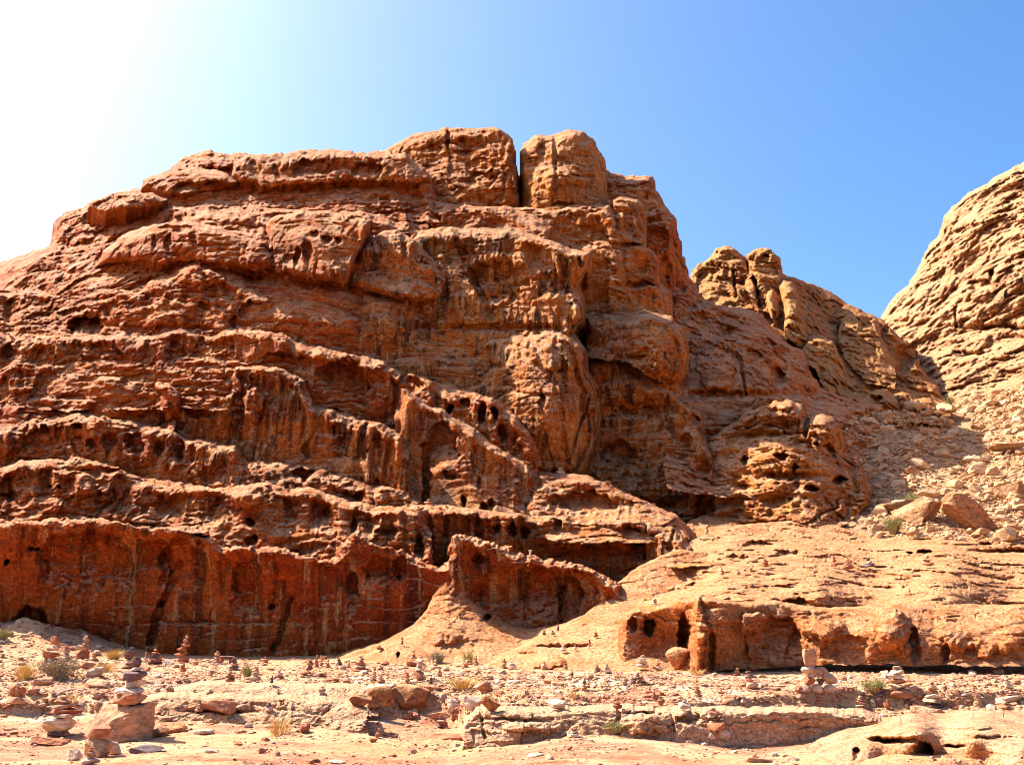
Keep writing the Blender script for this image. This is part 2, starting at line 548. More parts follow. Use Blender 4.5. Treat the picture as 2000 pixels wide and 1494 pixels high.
    cell &= ins[:-1, :-1] | ins[1:, :-1] | ins[1:, 1:] | ins[:-1, 1:]
    q = np.stack([idx[1:, :-1][cell], idx[1:, 1:][cell], idx[:-1, 1:][cell], idx[:-1, :-1][cell]], 1)
    used = np.zeros(ny * nx, bool)
    used[q.ravel()] = True
    remap = np.cumsum(used) - 1
    V = np.stack([x.ravel(), y.ravel(), z.ravel()], 1)[used]
    Q = remap[q]
    # rim: the top runs back into the hill
    e = np.concatenate([Q[:, [0, 1]], Q[:, [1, 2]], Q[:, [2, 3]], Q[:, [3, 0]]])
    es = np.sort(e, 1)
    key = es[:, 0].astype(np.int64) * (len(V) + 1) + es[:, 1]
    u, first, cnt = np.unique(key, return_index=True, return_counts=True)
    be = e[first[cnt == 1]]
    nearcrest = (np.abs(sd) < step * 3).ravel()[used]
    be = be[nearcrest[be[:, 0]] & nearcrest[be[:, 1]]]
    fl_ = [Q]
    if len(be) and T > 0:
        bv = np.unique(be)
        m = np.full(len(V), -1)
        m[bv] = np.arange(len(bv))
        a = V[bv]
        hd = a[:, :2] / np.linalg.norm(a[:, :2], axis=1)[:, None]
        rows = [a]
        for f_, dz in ((0.15, 0.0), (0.5, -0.25 * drop), (1.0, -drop)):
            b = a.copy()
            b[:, :2] += hd * (T * f_)
            b[:, 2] += dz
            rows.append(b)
        n0, nb_ = len(V), len(bv)
        V = np.concatenate([V] + rows)
        for i in range(3):
            A0, A1 = n0 + i * nb_, n0 + (i + 1) * nb_
            fl_.append(np.stack([A0 + m[be[:, 1]], A0 + m[be[:, 0]], A1 + m[be[:, 0]], A1 + m[be[:, 1]]], 1))
    attr = np.empty((len(V), 4), np.float32)
    attr[:] = (*rock, 1)
    return V, np.concatenate(fl_), attr


def build_masses(name, mat, masses):
    vs, fs, at, n = [], [], [], 0
    for i, kw in enumerate(masses):
        V, Q, A = mass(seed=i + len(name), **kw)
        vs.append(V); fs.append(Q + n); at.append(A); n += len(V)
    me = mesh_np(name, np.concatenate(vs), np.concatenate(fs), mat, np.concatenate(at))
    return tag(link(name, me), kind='structure')

# ------------------------------------------------------------------ the great cliff, back to front
R_TOP = dict(big=1.0, st=0.9, th=2.6, fl=0.4, ho=0.5, fb=0.35, bl=.5, hos=(2.2, 1.5))
R_MID = dict(big=0.9, st=0.75, th=2.3, fl=0.45, ho=0.8, fb=0.3, bl=.42, hos=(1.9, 1.2))
R_DRAPE = dict(big=0.7, st=0.35, th=2.2, fl=0.95, ho=0.9, fb=0.22, bl=.28, hos=(1.1, 1.7))
R_WALL = dict(big=0.45, st=0.16, th=1.6, fl=0.28, ho=0.2, fb=0.11, cr=.1, bl=.06, hos=(1.2, 1.6))
R_SLAB = dict(big=0.8, st=0.5, th=1.3, fl=0.1, ho=0.7, fb=0.28, bl=.4, hos=(2.2, 0.9))

CLIFF = [
    # dark stepped shoulder right of the towers
    dict(crest=[(1150, 340), (1189, 331), (1217, 346), (1227, 342), (1273, 345), (1276, 370), (1294, 387), (1308, 412), (1324, 433), (1324, 461), (1331, 468), (1329, 485), (1339, 503), (1346, 545), (1362, 560)],
         bottom=[(1362, 720), (1130, 720)], ctrl=[(1200, 340, 92), (1340, 545, 86), (1200, 700, 74), (1300, 450, 84), (1345, 700, 78)], rnd=(22, 4), warp=(6, 4), rel=dict(R_TOP, st=1.4, th=3.6), T=14, rock=(.35, .12, .6)),
    # rock closing the cleft from behind
    dict(crest=[(985, 360), (1000, 345), (1012, 342), (1022, 346), (1040, 360)], bottom=[(1040, 470), (985, 470)], ctrl=[(1012, 345, 96), (1012, 440, 92)], rnd=(6, 2), warp=(2, 2), T=6, rel=R_TOP, rock=(.4, .1, .5)),
    # left tower
    dict(crest=[(690, 330), (735, 300), (751, 293), (797, 268), (825, 258), (860, 253), (877, 251), (965, 249), (986, 258), (1002, 272), (1008, 296), (1006, 318), (1012, 340), (1011, 372), (1017, 425)],
         bottom=[(1010, 470), (690, 470)], ctrl=[(760, 300, 90), (900, 252, 87), (1000, 290, 84), (860, 440, 82), (1000, 420, 80)], rnd=(16, 3.5), warp=(4, 2.5), T=16, rel=R_TOP, rock=(.2, .4, .5),
         stamps=[('line', 876, 250, 874, 280, 1.4, 5), ('line', 874, 280, 879, 310, .8, 3), ('hole', 905, 300, 22, 9, 1.2), ('hole', 940, 275, 14, 12, .8), ('hole', 850, 290, 20, 8, 1.2), ('hole', 940, 350, 40, 20, 1.2)]),
    # right tower
    dict(crest=[(1021, 440), (1017, 400), (1021, 372), (1016, 340), (1019, 310), (1015, 296), (1022, 280), (1049, 261), (1070, 265), (1112, 254), (1133, 258), (1157, 272), (1168, 293), (1185, 314), (1187, 370), (1191, 398), (1196, 430)],
         bottom=[(1196, 500), (1022, 500)], ctrl=[(1030, 300, 86), (1110, 255, 86), (1180, 320, 86), (1080, 380, 79), (1160, 470, 80), (1040, 470, 79)], rnd=(26, 5), warp=(4, 2.5), T=16, rel=R_TOP, rock=(.1, .65, .4),
         stamps=[('line', 1082, 262, 1086, 330, .8, 5), ('line', 1086, 330, 1080, 400, .5, 4), ('hole', 1060, 300, 12, 26, 1.0), ('hole', 1140, 345, 30, 6, 1.2), ('hole', 1100, 400, 30, 6, 1.2), ('bulge', 1100, 345, 60, 22, 1.5)]),
    # bands below the right tower
    dict(crest=[(990, 408), (1028, 402), (1075, 412), (1120, 402), (1192, 400), (1200, 420)],
         bottom=[(1240, 640), (1000, 640)], ctrl=[(1000, 410, 77), (1190, 400, 77), (1020, 600, 71), (1220, 630, 70), (1110, 480, 74)], rnd=(14, 3), T=8, rel=R_TOP, rock=(.25, .4, .5)),
    dict(crest=[(1189, 440), (1189, 392), (1215, 383), (1245, 387), (1262, 398), (1263, 440), (1258, 478), (1284, 500), (1289, 552), (1311, 566), (1316, 632), (1337, 634), (1345, 700)],
         bottom=[(1345, 780), (1190, 780)], ctrl=[(1200, 390, 78), (1260, 400, 78), (1230, 500, 73), (1300, 600, 73), (1220, 700, 67), (1330, 700, 68)], rnd=(22, 4), T=8, rel=R_TOP, rock=(.25, .35, .6), warp=(5, 3),
         stamps=[('line', 1196, 395, 1195, 450, 2, 3), ('hole', 1225, 480, 34, 7, 2), ('hole', 1240, 556, 45, 7, 2)]),
    # left upper band
    dict(crest=[(-160, 600), (-60, 545), (0, 512), (45, 498), (98, 474), (104, 440), (112, 424), (130, 412), (160, 405), (170, 398), (215, 385), (276, 366), (288, 346), (328, 336), (345, 318), (365, 303), (410, 296), (470, 302), (510, 305), (560, 300), (600, 292), (640, 290), (680, 296), (720, 300), (760, 296), (800, 310), (835, 335), (850, 370), (860, 420)],
         bottom=[(860, 470), (500, 520), (-160, 760)], ctrl=[(-100, 600, 80), (110, 430, 84), (345, 320, 84), (640, 292, 82), (820, 330, 80), (640, 410, 74), (300, 420, 76), (60, 520, 74), (200, 500, 71), (500, 480, 71)], rnd=(22, 4), warp=(4, 4), T=14, rel=dict(R_TOP, st=1.2, th=2.4, ho=.9), rock=(.55, .1, .3),
         stamps=[('hole', 560, 345, 60, 14, 1.8), ('hole', 700, 345, 50, 12, 1.8), ('hole', 420, 335, 50, 8, 1.2), ('bulge', 150, 440, 40, 40, 2), ('hole', 180, 432, 24, 22, 1.6), ('hole', 640, 372, 80, 10, 1.4)]),
    # lip under it
    dict(crest=[(470, 385), (540, 372), (600, 366), (650, 360), (720, 363), (765, 366), (782, 378), (790, 400)],
         bottom=[(800, 450), (470, 450)], ctrl=[(480, 390, 76), (780, 380, 75), (600, 440, 72)], rnd=(18, 3), warp=(4, 4), T=6, rel=dict(R_TOP, ho=1.0), rock=(.3, .3, .4)),
    # sharp beak right of centre
    dict(crest=[(780, 425), (850, 395), (930, 405), (985, 404), (1040, 420), (1070, 435), (1082, 446), (1075, 458)],
         bottom=[(1060, 520), (780, 520)], ctrl=[(790, 420, 75), (1075, 445, 71), (900, 400, 75), (950, 500, 68)], rnd=(26, 4), warp=(4, 3), T=6, rel=dict(R_MID, st=.9), rock=(.45, .15, .3)),
    # upper left dome
    dict(crest=[(60, 560), (140, 500), (190, 455), (260, 425), (340, 405), (420, 400), (520, 405), (600, 408), (650, 412), (702, 412), (755, 420), (783, 438), (799, 462), (800, 520), (790, 600)],
         bottom=[(780, 700), (400, 700), (60, 720)], ctrl=[(100, 560, 70), (260, 430, 74), (520, 408, 73), (720, 415, 71), (795, 470, 69), (420, 510, 65.5), (500, 500, 65), (330, 620, 64), (650, 520, 64.5), (720, 640, 62), (790, 640, 64)], rnd=(26, 4), warp=(6, 3.5), T=7, rel=dict(R_MID, big=1.4, fb=.2, bl=.26, st=.9, th=3.2), rock=(.6, .1, .35),
         stamps=[('bulge', 410, 470, 120, 60, 2.8), ('soft', 480, 540, 90, 16, 2.6), ('hole', 700, 428, 20, 6, 1.5), ('hole', 330, 470, 14, 26, 1.5), ('bulge', 510, 495, 34, 40, 1.6), ('soft', 640, 555, 60, 12, 2.4), ('bulge', 625, 500, 60, 60, 1.8), ('hole', 560, 455, 30, 12, 1.2), ('hole', 715, 500, 16, 60, 0.9), ('hole', 260, 460, 14, 6, 1.2)]),
    # great central buttress
    dict(crest=[(760, 520), (790, 450), (846, 444), (900, 446), (960, 442), (1000, 443), (1045, 458), (1084, 475), (1120, 486), (1158, 494), (1152, 520), (1134, 555), (1143, 580), (1141, 622), (1128, 645), (1118, 665), (1090, 700)],
         bottom=[(1060, 860), (760, 800), (700, 740)], ctrl=[(800, 450, 68), (1000, 445, 67), (1155, 496, 63), (1130, 560, 65), (1140, 620, 62.6), (900, 560, 65), (1000, 560, 64), (900, 700, 62), (1050, 700, 61), (800, 700, 61), (780, 600, 64)], rnd=(20, 5), warp=(5, 2.5), T=10, rel=dict(R_DRAPE, st=.3, fl=.8), rock=(.15, .5, 1.0),
         stamps=[('hole', 975, 560, 75, 62, 1.8), ('soft', 980, 640, 160, 7, 1.4), ('hole', 900, 495, 40, 22, .8), ('soft', 800, 470, 14, 90, 2.0), ('bulge', 1095, 612, 62, 46, 1.4), ('hole', 870, 590, 10, 60, .8), ('hole', 1060, 545, 22, 10, .8), ('line', 890, 470, 960, 620, 0.8, 8)]),
    # overhanging front of the upper band
    dict(crest=[(452, 345), (456, 322), (480, 306), (560, 302), (640, 293), (720, 302), (790, 303), (832, 330), (842, 350), (815, 358), (740, 353), (690, 352), (640, 358), (590, 363), (530, 366), (470, 356)], bottom=[],
         ctrl=[(470, 330, 77.6), (640, 300, 78), (820, 335, 77), (640, 350, 75.4), (500, 355, 75.6), (780, 350, 75.2)], rnd=(11, 2.4), warp=(5, 4), T=5, uc=0, rel=dict(R_DRAPE, st=.5, fl=.8), rock=(.45, .2, .6),
         stamps=[('arch', 610, 326, 40, 16, 1.3), ('arch', 715, 332, 34, 14, 1.3), ('hole', 500, 335, 14, 22, .8), ('hole', 540, 338, 10, 20, .8), ('hole', 575, 335, 8, 16, .8)]),
    dict(crest=[(170, 406), (173, 397), (190, 388), (225, 378), (250, 373), (301, 379), (330, 392), (318, 402), (290, 405), (256, 410), (206, 417)], bottom=[],
         ctrl=[(175, 402, 74), (250, 376, 74.5), (325, 394, 74), (250, 400, 72.4)], rnd=(10, 2), warp=(3, 3), T=4, uc=0, rel=R_MID, rock=(.5, .2, .4)),
    dict(crest=[(276, 368), (280, 352), (292, 343), (315, 336), (345, 327), (400, 330), (445, 340), (470, 352), (465, 364), (420, 372), (380, 378), (330, 381), (298, 372)], bottom=[],
         ctrl=[(280, 360, 79.5), (345, 330, 80), (460, 356, 78), (380, 362, 77)], rnd=(11, 2.4), warp=(4, 3), T=4, uc=0, rel=R_MID, rock=(.55, .15, .4), stamps=[('arch', 395, 366, 62, 12, 1.4)]),
    # dome with a free lower edge
    dict(crest=[(188, 522), (200, 492), (240, 458), (300, 437), (360, 432), (420, 442), (480, 462), (520, 478), (535, 500), (531, 520), (500, 528), (455, 523), (420, 514), (390, 509), (350, 513), (326, 521), (282, 508), (231, 514)], bottom=[],
         ctrl=[(195, 515, 66.5), (300, 440, 66.5), (520, 485, 64), (400, 440, 65), (350, 490, 63), (470, 505, 62), (280, 495, 63.8)], rnd=(16, 3), warp=(5, 3), T=5, uc=0, rel=dict(R_MID, fb=.22, bl=.24, st=.4), rock=(.65, .1, .3),
         stamps=[('bulge', 505, 500, 32, 36, 1.2), ('hole', 330, 478, 10, 22, 1.2), ('hole', 300, 475, 7, 18, .9), ('hole', 380, 468, 10, 20, .8), ('hole', 345, 448, 40, 8, .8)]),
    # trunk-like overhang with pits
    dict(crest=[(516, 440), (530, 425), (585, 410), (639, 412), (702, 421), (722, 430), (716, 463), (699, 494), (678, 545), (671, 556), (639, 552), (592, 543), (535, 538), (528, 505), (519, 460)], bottom=[],
         ctrl=[(530, 430, 65.5), (640, 412, 66), (715, 435, 65), (620, 470, 62.6), (650, 535, 61.2), (560, 520, 62.2)], rnd=(15, 3), warp=(5, 3.5), T=5, uc=0, rel=dict(R_DRAPE, fl=.9, ho=1.0), rock=(.5, .25, .6),
         stamps=[('hole', 695, 428, 18, 6, 1.2), ('hole', 600, 500, 12, 32, 1.2), ('hole', 580, 505, 8, 26, 1), ('hole', 640, 468, 12, 8, 1.2), ('hole', 615, 455, 8, 8, 1), ('hole', 660, 470, 9, 7, 1), ('bulge', 640, 525, 26, 18, .8)]),
    dict(crest=[(680, 560), (690, 515), (712, 480), (740, 455), (775, 445), (800, 462), (830, 490), (862, 520), (872, 545), (856, 586), (838, 594), (800, 590), (770, 581), (727, 571)], bottom=[],
         ctrl=[(695, 520, 64.5), (760, 450, 66), (860, 530, 64.5), (770, 540, 62.6), (830, 575, 62), (730, 560, 62.4)], rnd=(13, 2.6), warp=(5, 3), T=5, uc=0, rel=dict(R_DRAPE, fl=.8, ho=.4), rock=(.35, .3, 1.0), stamps=[('soft', 835, 588, 30, 8, 1.2), ('hole', 790, 470, 6, 50, 1.0)]),
    dict(crest=[(694, 700), (697, 600), (712, 572), (760, 582), (796, 594), (802, 650), (792, 700), (770, 716), (730, 714)], bottom=[],
         ctrl=[(700, 600, 62.6), (750, 580, 62.8), (798, 620, 62.4), (745, 650, 60.6), (745, 705, 60.6)], rnd=(16, 2), warp=(4, 2.5), T=4, uc=0, rel=dict(R_DRAPE, fl=.7, ho=.2), rock=(.2, .55, 1.0)),
    # recess wall right of the buttress
    dict(crest=[(1100, 760), (1147, 700), (1200, 690), (1224, 712), (1280, 750), (1350, 782), (1374, 810), (1380, 840), (1398, 894), (1407, 943), (1400, 990)],
         bottom=[(1420, 1090), (1120, 1040)], ctrl=[(1150, 705, 66), (1220, 715, 65), (1370, 812, 60), (1400, 940, 57), (1190, 850, 63), (1300, 900, 59), (1160, 1000, 59), (1390, 1040, 57)], rnd=(22, 5), warp=(5, 3), T=8, rel=R_DRAPE, rock=(.2, .25, 1.0),
         stamps=[('hole', 1210, 890, 40, 30, 2.0), ('hole', 1330, 880, 30, 40, 1.2), ('soft', 1250, 800, 90, 16, 1.8), ('hole', 1355, 825, 14, 16, 1.6), ('soft', 1260, 985, 130, 12, 2)]),
    # hanging nose block
    dict(crest=[(1143, 670), (1146, 624), (1180, 612), (1212, 612), (1240, 606), (1259, 603), (1315, 617), (1338, 650), (1346, 687), (1343, 715), (1322, 752), (1300, 750)],
         bottom=[(1273, 742), (1224, 708), (1143, 700)], ctrl=[(1150, 625, 67), (1210, 615, 67), (1315, 620, 65), (1343, 700, 64), (1230, 690, 62.5), (1280, 680, 61.5)], rnd=(22, 4), warp=(5, 3.5), T=6, rel=dict(R_DRAPE, fl=.5), rock=(.2, .35, .8),
         stamps=[('hole', 1245, 700, 20, 8, 1.0), ('soft', 1285, 735, 50, 10, 1.6), ('bulge', 1300, 690, 40, 50, .8)]),
    # lower nose of the buttress
    dict(crest=[(860, 730), (900, 690), (960, 655), (1000, 643), (1070, 636), (1122, 655), (1146, 682), (1150, 722), (1171, 750), (1176, 800), (1178, 851), (1174, 882), (1152, 925), (1142, 935)],
         bottom=[(1100, 960), (960, 940), (860, 830)], ctrl=[(880, 720, 63), (1000, 645, 62), (1110, 650, 61), (1160, 750, 60), (1176, 850, 60), (1060, 720, 57.5), (1090, 830, 55.5), (960, 760, 59), (1020, 880, 57), (1140, 925, 57.5), (960, 900, 57.5)], rnd=(24, 5), warp=(5, 3), T=7, rel=dict(R_DRAPE, fl=.9, ho=.7), rock=(.15, .45, 1.0),
         stamps=[('bulge', 1090, 690, 55, 36, 1.6), ('hole', 1060, 790, 8, 30, .8), ('hole', 1140, 790, 10, 40, 1.0), ('soft', 1080, 935, 90, 14, 2.0), ('hole', 905, 740, 16, 20, 1.2), ('hole', 960, 715, 20, 10, 1.2), ('line', 1110, 900, 1150, 780, .7, 4)]),
    # sloping diagonal ridge on the left, upper
    dict(crest=[(-120, 600), (0, 560), (90, 565), (200, 560), (270, 565), (325, 530), (350, 514), (385, 507), (437, 519), (490, 547), (542, 575), (595, 610), (630, 640), (668, 664), (720, 700)],
         bottom=[(720, 800), (-120, 800)], ctrl=[(-100, 610, 66), (100, 570, 66), (390, 510, 63), (540, 578, 61), (665, 664, 60), (100, 680, 60), (400, 640, 59), (600, 690, 58)], rnd=(26, 4), warp=(6, 5), T=7, rel=dict(R_SLAB, st=.9, ho=1.0), rock=(.6, .15, .1),
         stamps=[('hole', 490, 605, 26, 22, 2.2), ('hole', 570, 625, 38, 18, 2.6), ('hole', 605, 650, 12, 14, 2), ('hole', 400, 600, 14, 10, 1.5), ('arch', 168, 634, 34, 20, 2.2), ('line', -20, 551, 62, 549, 1.4, 6), ('hole', 69, 564, 14, 6, 1.5), ('hole', 101, 563, 10, 6, 1.5), ('bulge', 300, 610, 90, 30, 1.2), ('hole', 180, 575, 22, 8, 1.5), ('hole', 455, 630, 9, 14, 1.6), ('bulge', 390, 545, 50, 22, 1.2), ('hole', 20, 540, 30, 12, 1.6), ('hole', 80, 555, 16, 8, 1.4)]),
    # wall with the red arched alcoves
    dict(crest=[(-120, 720), (0, 650), (60, 655), (150, 659), (280, 645), (350, 641), (490, 641), (550, 650), (595, 666), (665, 687), (702, 693), (748, 704), (783, 728), (825, 735), (867, 749), (895, 756), (947, 774), (1000, 802), (1017, 816), (1045, 860), (1060, 900)],
         bottom=[(1060, 980), (700, 950), (-120, 900)], ctrl=[(-100, 720, 59), (150, 660, 59), (490, 643, 57), (665, 687, 56), (825, 735, 55), (1000, 805, 54), (300, 740, 56.5), (500, 740, 56), (700, 780, 55.5), (850, 830, 54), (1000, 900, 53), (0, 800, 57)], rnd=(24, 3.6), warp=(5, 4), T=7, rel=dict(R_DRAPE, fl=.5, ho=.9), rock=(.6, .1, .5),
         stamps=[('arch', 665, 745, 55, 48, 2.2), ('arch', 540, 710, 34, 24, 2.0), ('hole', 345, 692, 22, 24, 1.8), ('hole', 395, 690, 20, 28, 1.8), ('hole', 430, 700, 14, 24, 1.4), ('hole', 330, 715, 10, 12, 1.6), ('hole', 880, 800, 10, 12, 2.2), ('hole', 940, 810, 12, 20, 2.4), ('hole', 965, 808, 10, 18, 2.2), ('hole', 800, 752, 34, 20, 2.0), ('hole', 910, 790, 12, 16, 1.8), ('hole', 980, 850, 10, 24, 1.6), ('arch', 210, 716, 54, 32, 2.2), ('hole', 15, 690, 14, 20, 1.8)]),
    # rounded slab on the left
    dict(crest=[(-120, 800), (-40, 745), (25, 700), (60, 700), (110, 715), (140, 748), (200, 735), (262, 730), (290, 724), (330, 745), (352, 768), (357, 800), (345, 820)],
         bottom=[(330, 900), (-120, 900)], ctrl=[(-100, 790, 57), (30, 705, 57), (110, 720, 57), (290, 730, 56.5), (350, 780, 55), (200, 790, 54.5), (60, 780, 55), (200, 830, 54)], rnd=(18, 3), warp=(4, 2.5), T=6, rel=dict(R_SLAB, st=.25, ho=.3, th=.9), rock=(.65, .1, .1),
         stamps=[('arch', 85, 760, 32, 22, 2.0), ('soft', 300, 815, 60, 14, 2.2), ('hole', 245, 745, 10, 8, 1), ('bulge', 330, 770, 34, 36, 1.4)]),
    # draped wall
    dict(crest=[(320, 790), (352, 762), (400, 758), (437, 762), (449, 730), (453, 711), (490, 713), (542, 716), (570, 728), (597, 742), (615, 790), (655, 806), (690, 812), (737, 828), (786, 842), (800, 870)],
         bottom=[(800, 1000), (320, 930)], ctrl=[(340, 780, 55), (437, 765, 54.5), (490, 716, 54), (600, 750, 53.5), (740, 830, 52), (400, 850, 54), (560, 850, 53), (700, 920, 52), (480, 900, 53.5)], rnd=(20, 3.4), warp=(5, 3), T=5, rel=dict(R_DRAPE, fl=1.0, ho=.8, hos=(.8, 2.0)), rock=(.45, .25, .9),
         stamps=[('hole', 480, 740, 16, 18, 1.4), ('hole', 545, 770, 26, 40, 1.0), ('hole', 390, 800, 40, 24, 1.6), ('hole', 345, 830, 20, 16, 2.2), ('hole', 735, 860, 10, 22, 1.2), ('bulge', 495, 790, 20, 34, 1.2), ('hole', 600, 880, 9, 20, 1.0), ('hole', 620, 800, 10, 40, .9)]),
    # slab right of it, with a dark cleft
    dict(crest=[(770, 800), (783, 760), (800, 762), (825, 781), (860, 795), (895, 816), (930, 832), (965, 861), (990, 880), (1021, 896), (1050, 915), (1064, 940)],
         bottom=[(1064, 1040), (820, 1040), (770, 950)], ctrl=[(785, 765, 54), (895, 818, 52.5), (1021, 898, 51), (800, 900, 52.5), (930, 930, 50.5), (860, 870, 52), (840, 1000, 50), (1040, 980, 50)], rnd=(20, 3.4), warp=(4, 3), T=5, rel=dict(R_WALL, fl=.55, ho=.5), rock=(.5, .15, .9),
         stamps=[('arch', 866, 862, 30, 38, 1.5), ('line', 830, 870, 832, 1000, 1.6, 10), ('hole', 880, 930, 14, 8, 1.4), ('hole', 945, 990, 12, 14, 1.4), ('hole', 905, 980, 6, 18, 1.2), ('hole', 935, 945, 5, 18, .8), ('hole', 870, 925, 8, 8, 1.2), ('hole', 960, 985, 10, 16, 1.2)]),
    # honeycombed wall, far left
    dict(crest=[(-120, 860), (-30, 835), (0, 830), (21, 816), (70, 815), (140, 806), (182, 806), (227, 814), (266, 823), (315, 834), (367, 851), (420, 862), (450, 866), (466, 866), (474, 892), (525, 899), (577, 902), (623, 916), (660, 918), (737, 946), (800, 958), (826, 976), (835, 1010)],
         bottom=[(835, 1070), (-120, 1040)], ctrl=[(-100, 860, 54), (100, 812, 53), (300, 834, 52), (460, 868, 51), (577, 903, 50.5), (800, 960, 49), (100, 900, 52.5), (400, 940, 50.5), (650, 980, 49), (800, 1030, 48)], rnd=(22, 3.6), warp=(5, 4), T=5, rel=dict(R_DRAPE, fl=.5, ho=1.0, hos=(1.1, 1.3), st=.6), rock=(.45, .1, .7),
         stamps=[('arch', 85, 862, 18, 30, 1.8), ('hole', 150, 835, 12, 7, 1.6), ('hole', 150, 870, 14, 22, 1.4), ('hole', 180, 872, 14, 20, 1.2), ('hole', 215, 868, 18, 28, 1.4), ('hole', 265, 870, 20, 26, 1.4), ('hole', 590, 925, 30, 14, 2.2), ('hole', 310, 880, 14, 20, 1.3), ('hole', 350, 880, 16, 22, 1.6), ('hole', 655, 925, 22, 7, 1.2), ('hole', 700, 970, 10, 12, 1.2)]),
    # left cap and lumpy band
    dict(crest=[(-120, 930), (0, 915), (40, 897), (90, 896), (136, 899), (142, 892), (190, 900), (227, 909), (250, 925), (330, 935), (400, 948), (437, 951), (472, 946), (520, 944), (560, 952), (600, 948), (640, 962), (690, 975), (740, 985), (807, 988), (825, 990), (845, 1030)],
         bottom=[(845, 1130), (-120, 1120)], ctrl=[(-100, 930, 50), (90, 898, 49), (227, 910, 48.5), (437, 952, 47.5), (560, 953, 47), (807, 990, 45.5), (100, 980, 47.5), (300, 990, 47.3), (500, 1010, 46), (700, 1050, 45), (820, 1080, 44.5)], rnd=(22, 3.6), warp=(5, 4), T=5, rel=dict(R_MID, ho=.8, st=.7, th=1.8), rock=(.5, .1, .5),
         stamps=[('hole', 97, 950, 4, 4, 1.2), ('hole', 115, 951, 5, 5, 1.2), ('bulge', 165, 945, 16, 24, 1.0), ('hole', 200, 975, 34, 18, 1.2), ('hole', 490, 1018, 12, 10, 1.8), ('hole', 490, 1055, 16, 10, 1.6), ('soft', 230, 918, 120, 7, 1.6), ('hole', 570, 1095, 0.1, .1, 0), ('bulge', 475, 975, 40, 24, 1.2), ('hole', 690, 1030, 8, 22, 1.0), ('hole', 640, 1000, 10, 20, 1.0), ('hole', 755, 1040, 30, 10, 1.0), ('hole', 820, 1070, 12, 30, 1.4), ('hole', 325, 935, 9, 4, 1), ('hole', 20, 970, 22, 12, 1.2)]),
    # third band right, falling to the ground at the right
    dict(crest=[(795, 1020), (807, 986), (830, 984), (867, 986), (895, 988), (965, 997), (1035, 1006), (1105, 1007), (1210, 1013), (1262, 1016), (1315, 1030), (1340, 1046), (1352, 1075), (1352, 1090)],
         bottom=[(1352, 1140), (1240, 1150), (820, 1140)], ctrl=[(807, 988, 47), (965, 998, 46.5), (1105, 1008, 46), (1262, 1017, 45), (1345, 1055, 44), (900, 1050, 46.5), (1100, 1060, 46.8), (1230, 1090, 46), (1340, 1100, 43)], rnd=(18, 2.8), warp=(4, 3), T=5, rel=dict(R_DRAPE, st=.3, fl=.55, ho=.9, hos=(.8, 1.2)), rock=(.5, .1, .8),
         stamps=[('soft', 1130, 1085, 120, 16, 1.2), ('hole', 1000, 1035, 12, 18, 1.6), ('hole', 1025, 1040, 10, 14, 1.4), ('hole', 970, 1030, 9, 12, 1.2), ('hole', 1230, 1050, 12, 12, 1.2), ('hole', 1245, 1062, 14, 10, 1.2), ('line', 1262, 1016, 1258, 1090, .8, 3), ('hole', 1090, 1030, 12, 16, 1), ('hole', 1315, 1045, 4, 14, 1)]),
    # banked slope above it with the small stone pile
    dict(crest=[(1030, 990), (1050, 920), (1063, 923), (1100, 924), (1140, 928), (1185, 942), (1210, 956), (1262, 977), (1315, 1001), (1340, 1025), (1352, 1050)],
         bottom=[(1340, 1060), (1100, 1060), (1040, 1050)], ctrl=[(1060, 925, 52), (1140, 930, 51.5), (1262, 980, 50), (1340, 1030, 48), (1100, 1000, 48.5), (1250, 1020, 47)], rnd=(18, 2.8), warp=(4, 3), T=6, rel=dict(R_SLAB, st=.4, ho=.3), rock=(.45, .2, .4),
         stamps=[('arch', 1145, 985, 60, 26, 1.2), ('hole', 1085, 985, 14, 20, 1.2)]),
    # lower left wall
    dict(crest=[(-160, 1030), (-40, 1015), (0, 1013), (63, 1018), (110, 1012), (190, 1013), (240, 1022), (300, 1030), (360, 1030), (405, 1036), (423, 1048), (436, 1070), (470, 1072), (530, 1065), (555, 1070), (600, 1085), (640, 1095), (668, 1060), (690, 1042), (720, 1060), (762, 1070), (807, 1086), (835, 1100), (852, 1104), (872, 1098), (886, 1094), (893, 1110), (895, 1180)],
         bottom=[(895, 1330), (-160, 1330)], uc=.5, ctrl=[(-140, 1040, 41), (100, 1015, 40.4), (300, 1031, 40.2), (480, 1073, 40), (690, 1045, 40.5), (830, 1100, 40.5), (100, 1110, 41.4), (300, 1120, 41.6), (500, 1150, 41.2), (700, 1150, 41.2), (300, 1270, 41.3), (700, 1280, 41), (30, 1250, 42), (500, 1275, 41)], rnd=(13, 1.6), warp=(8, 6), T=6, rel=R_WALL, rock=(1.0, 0.0, .85), step=1.8,
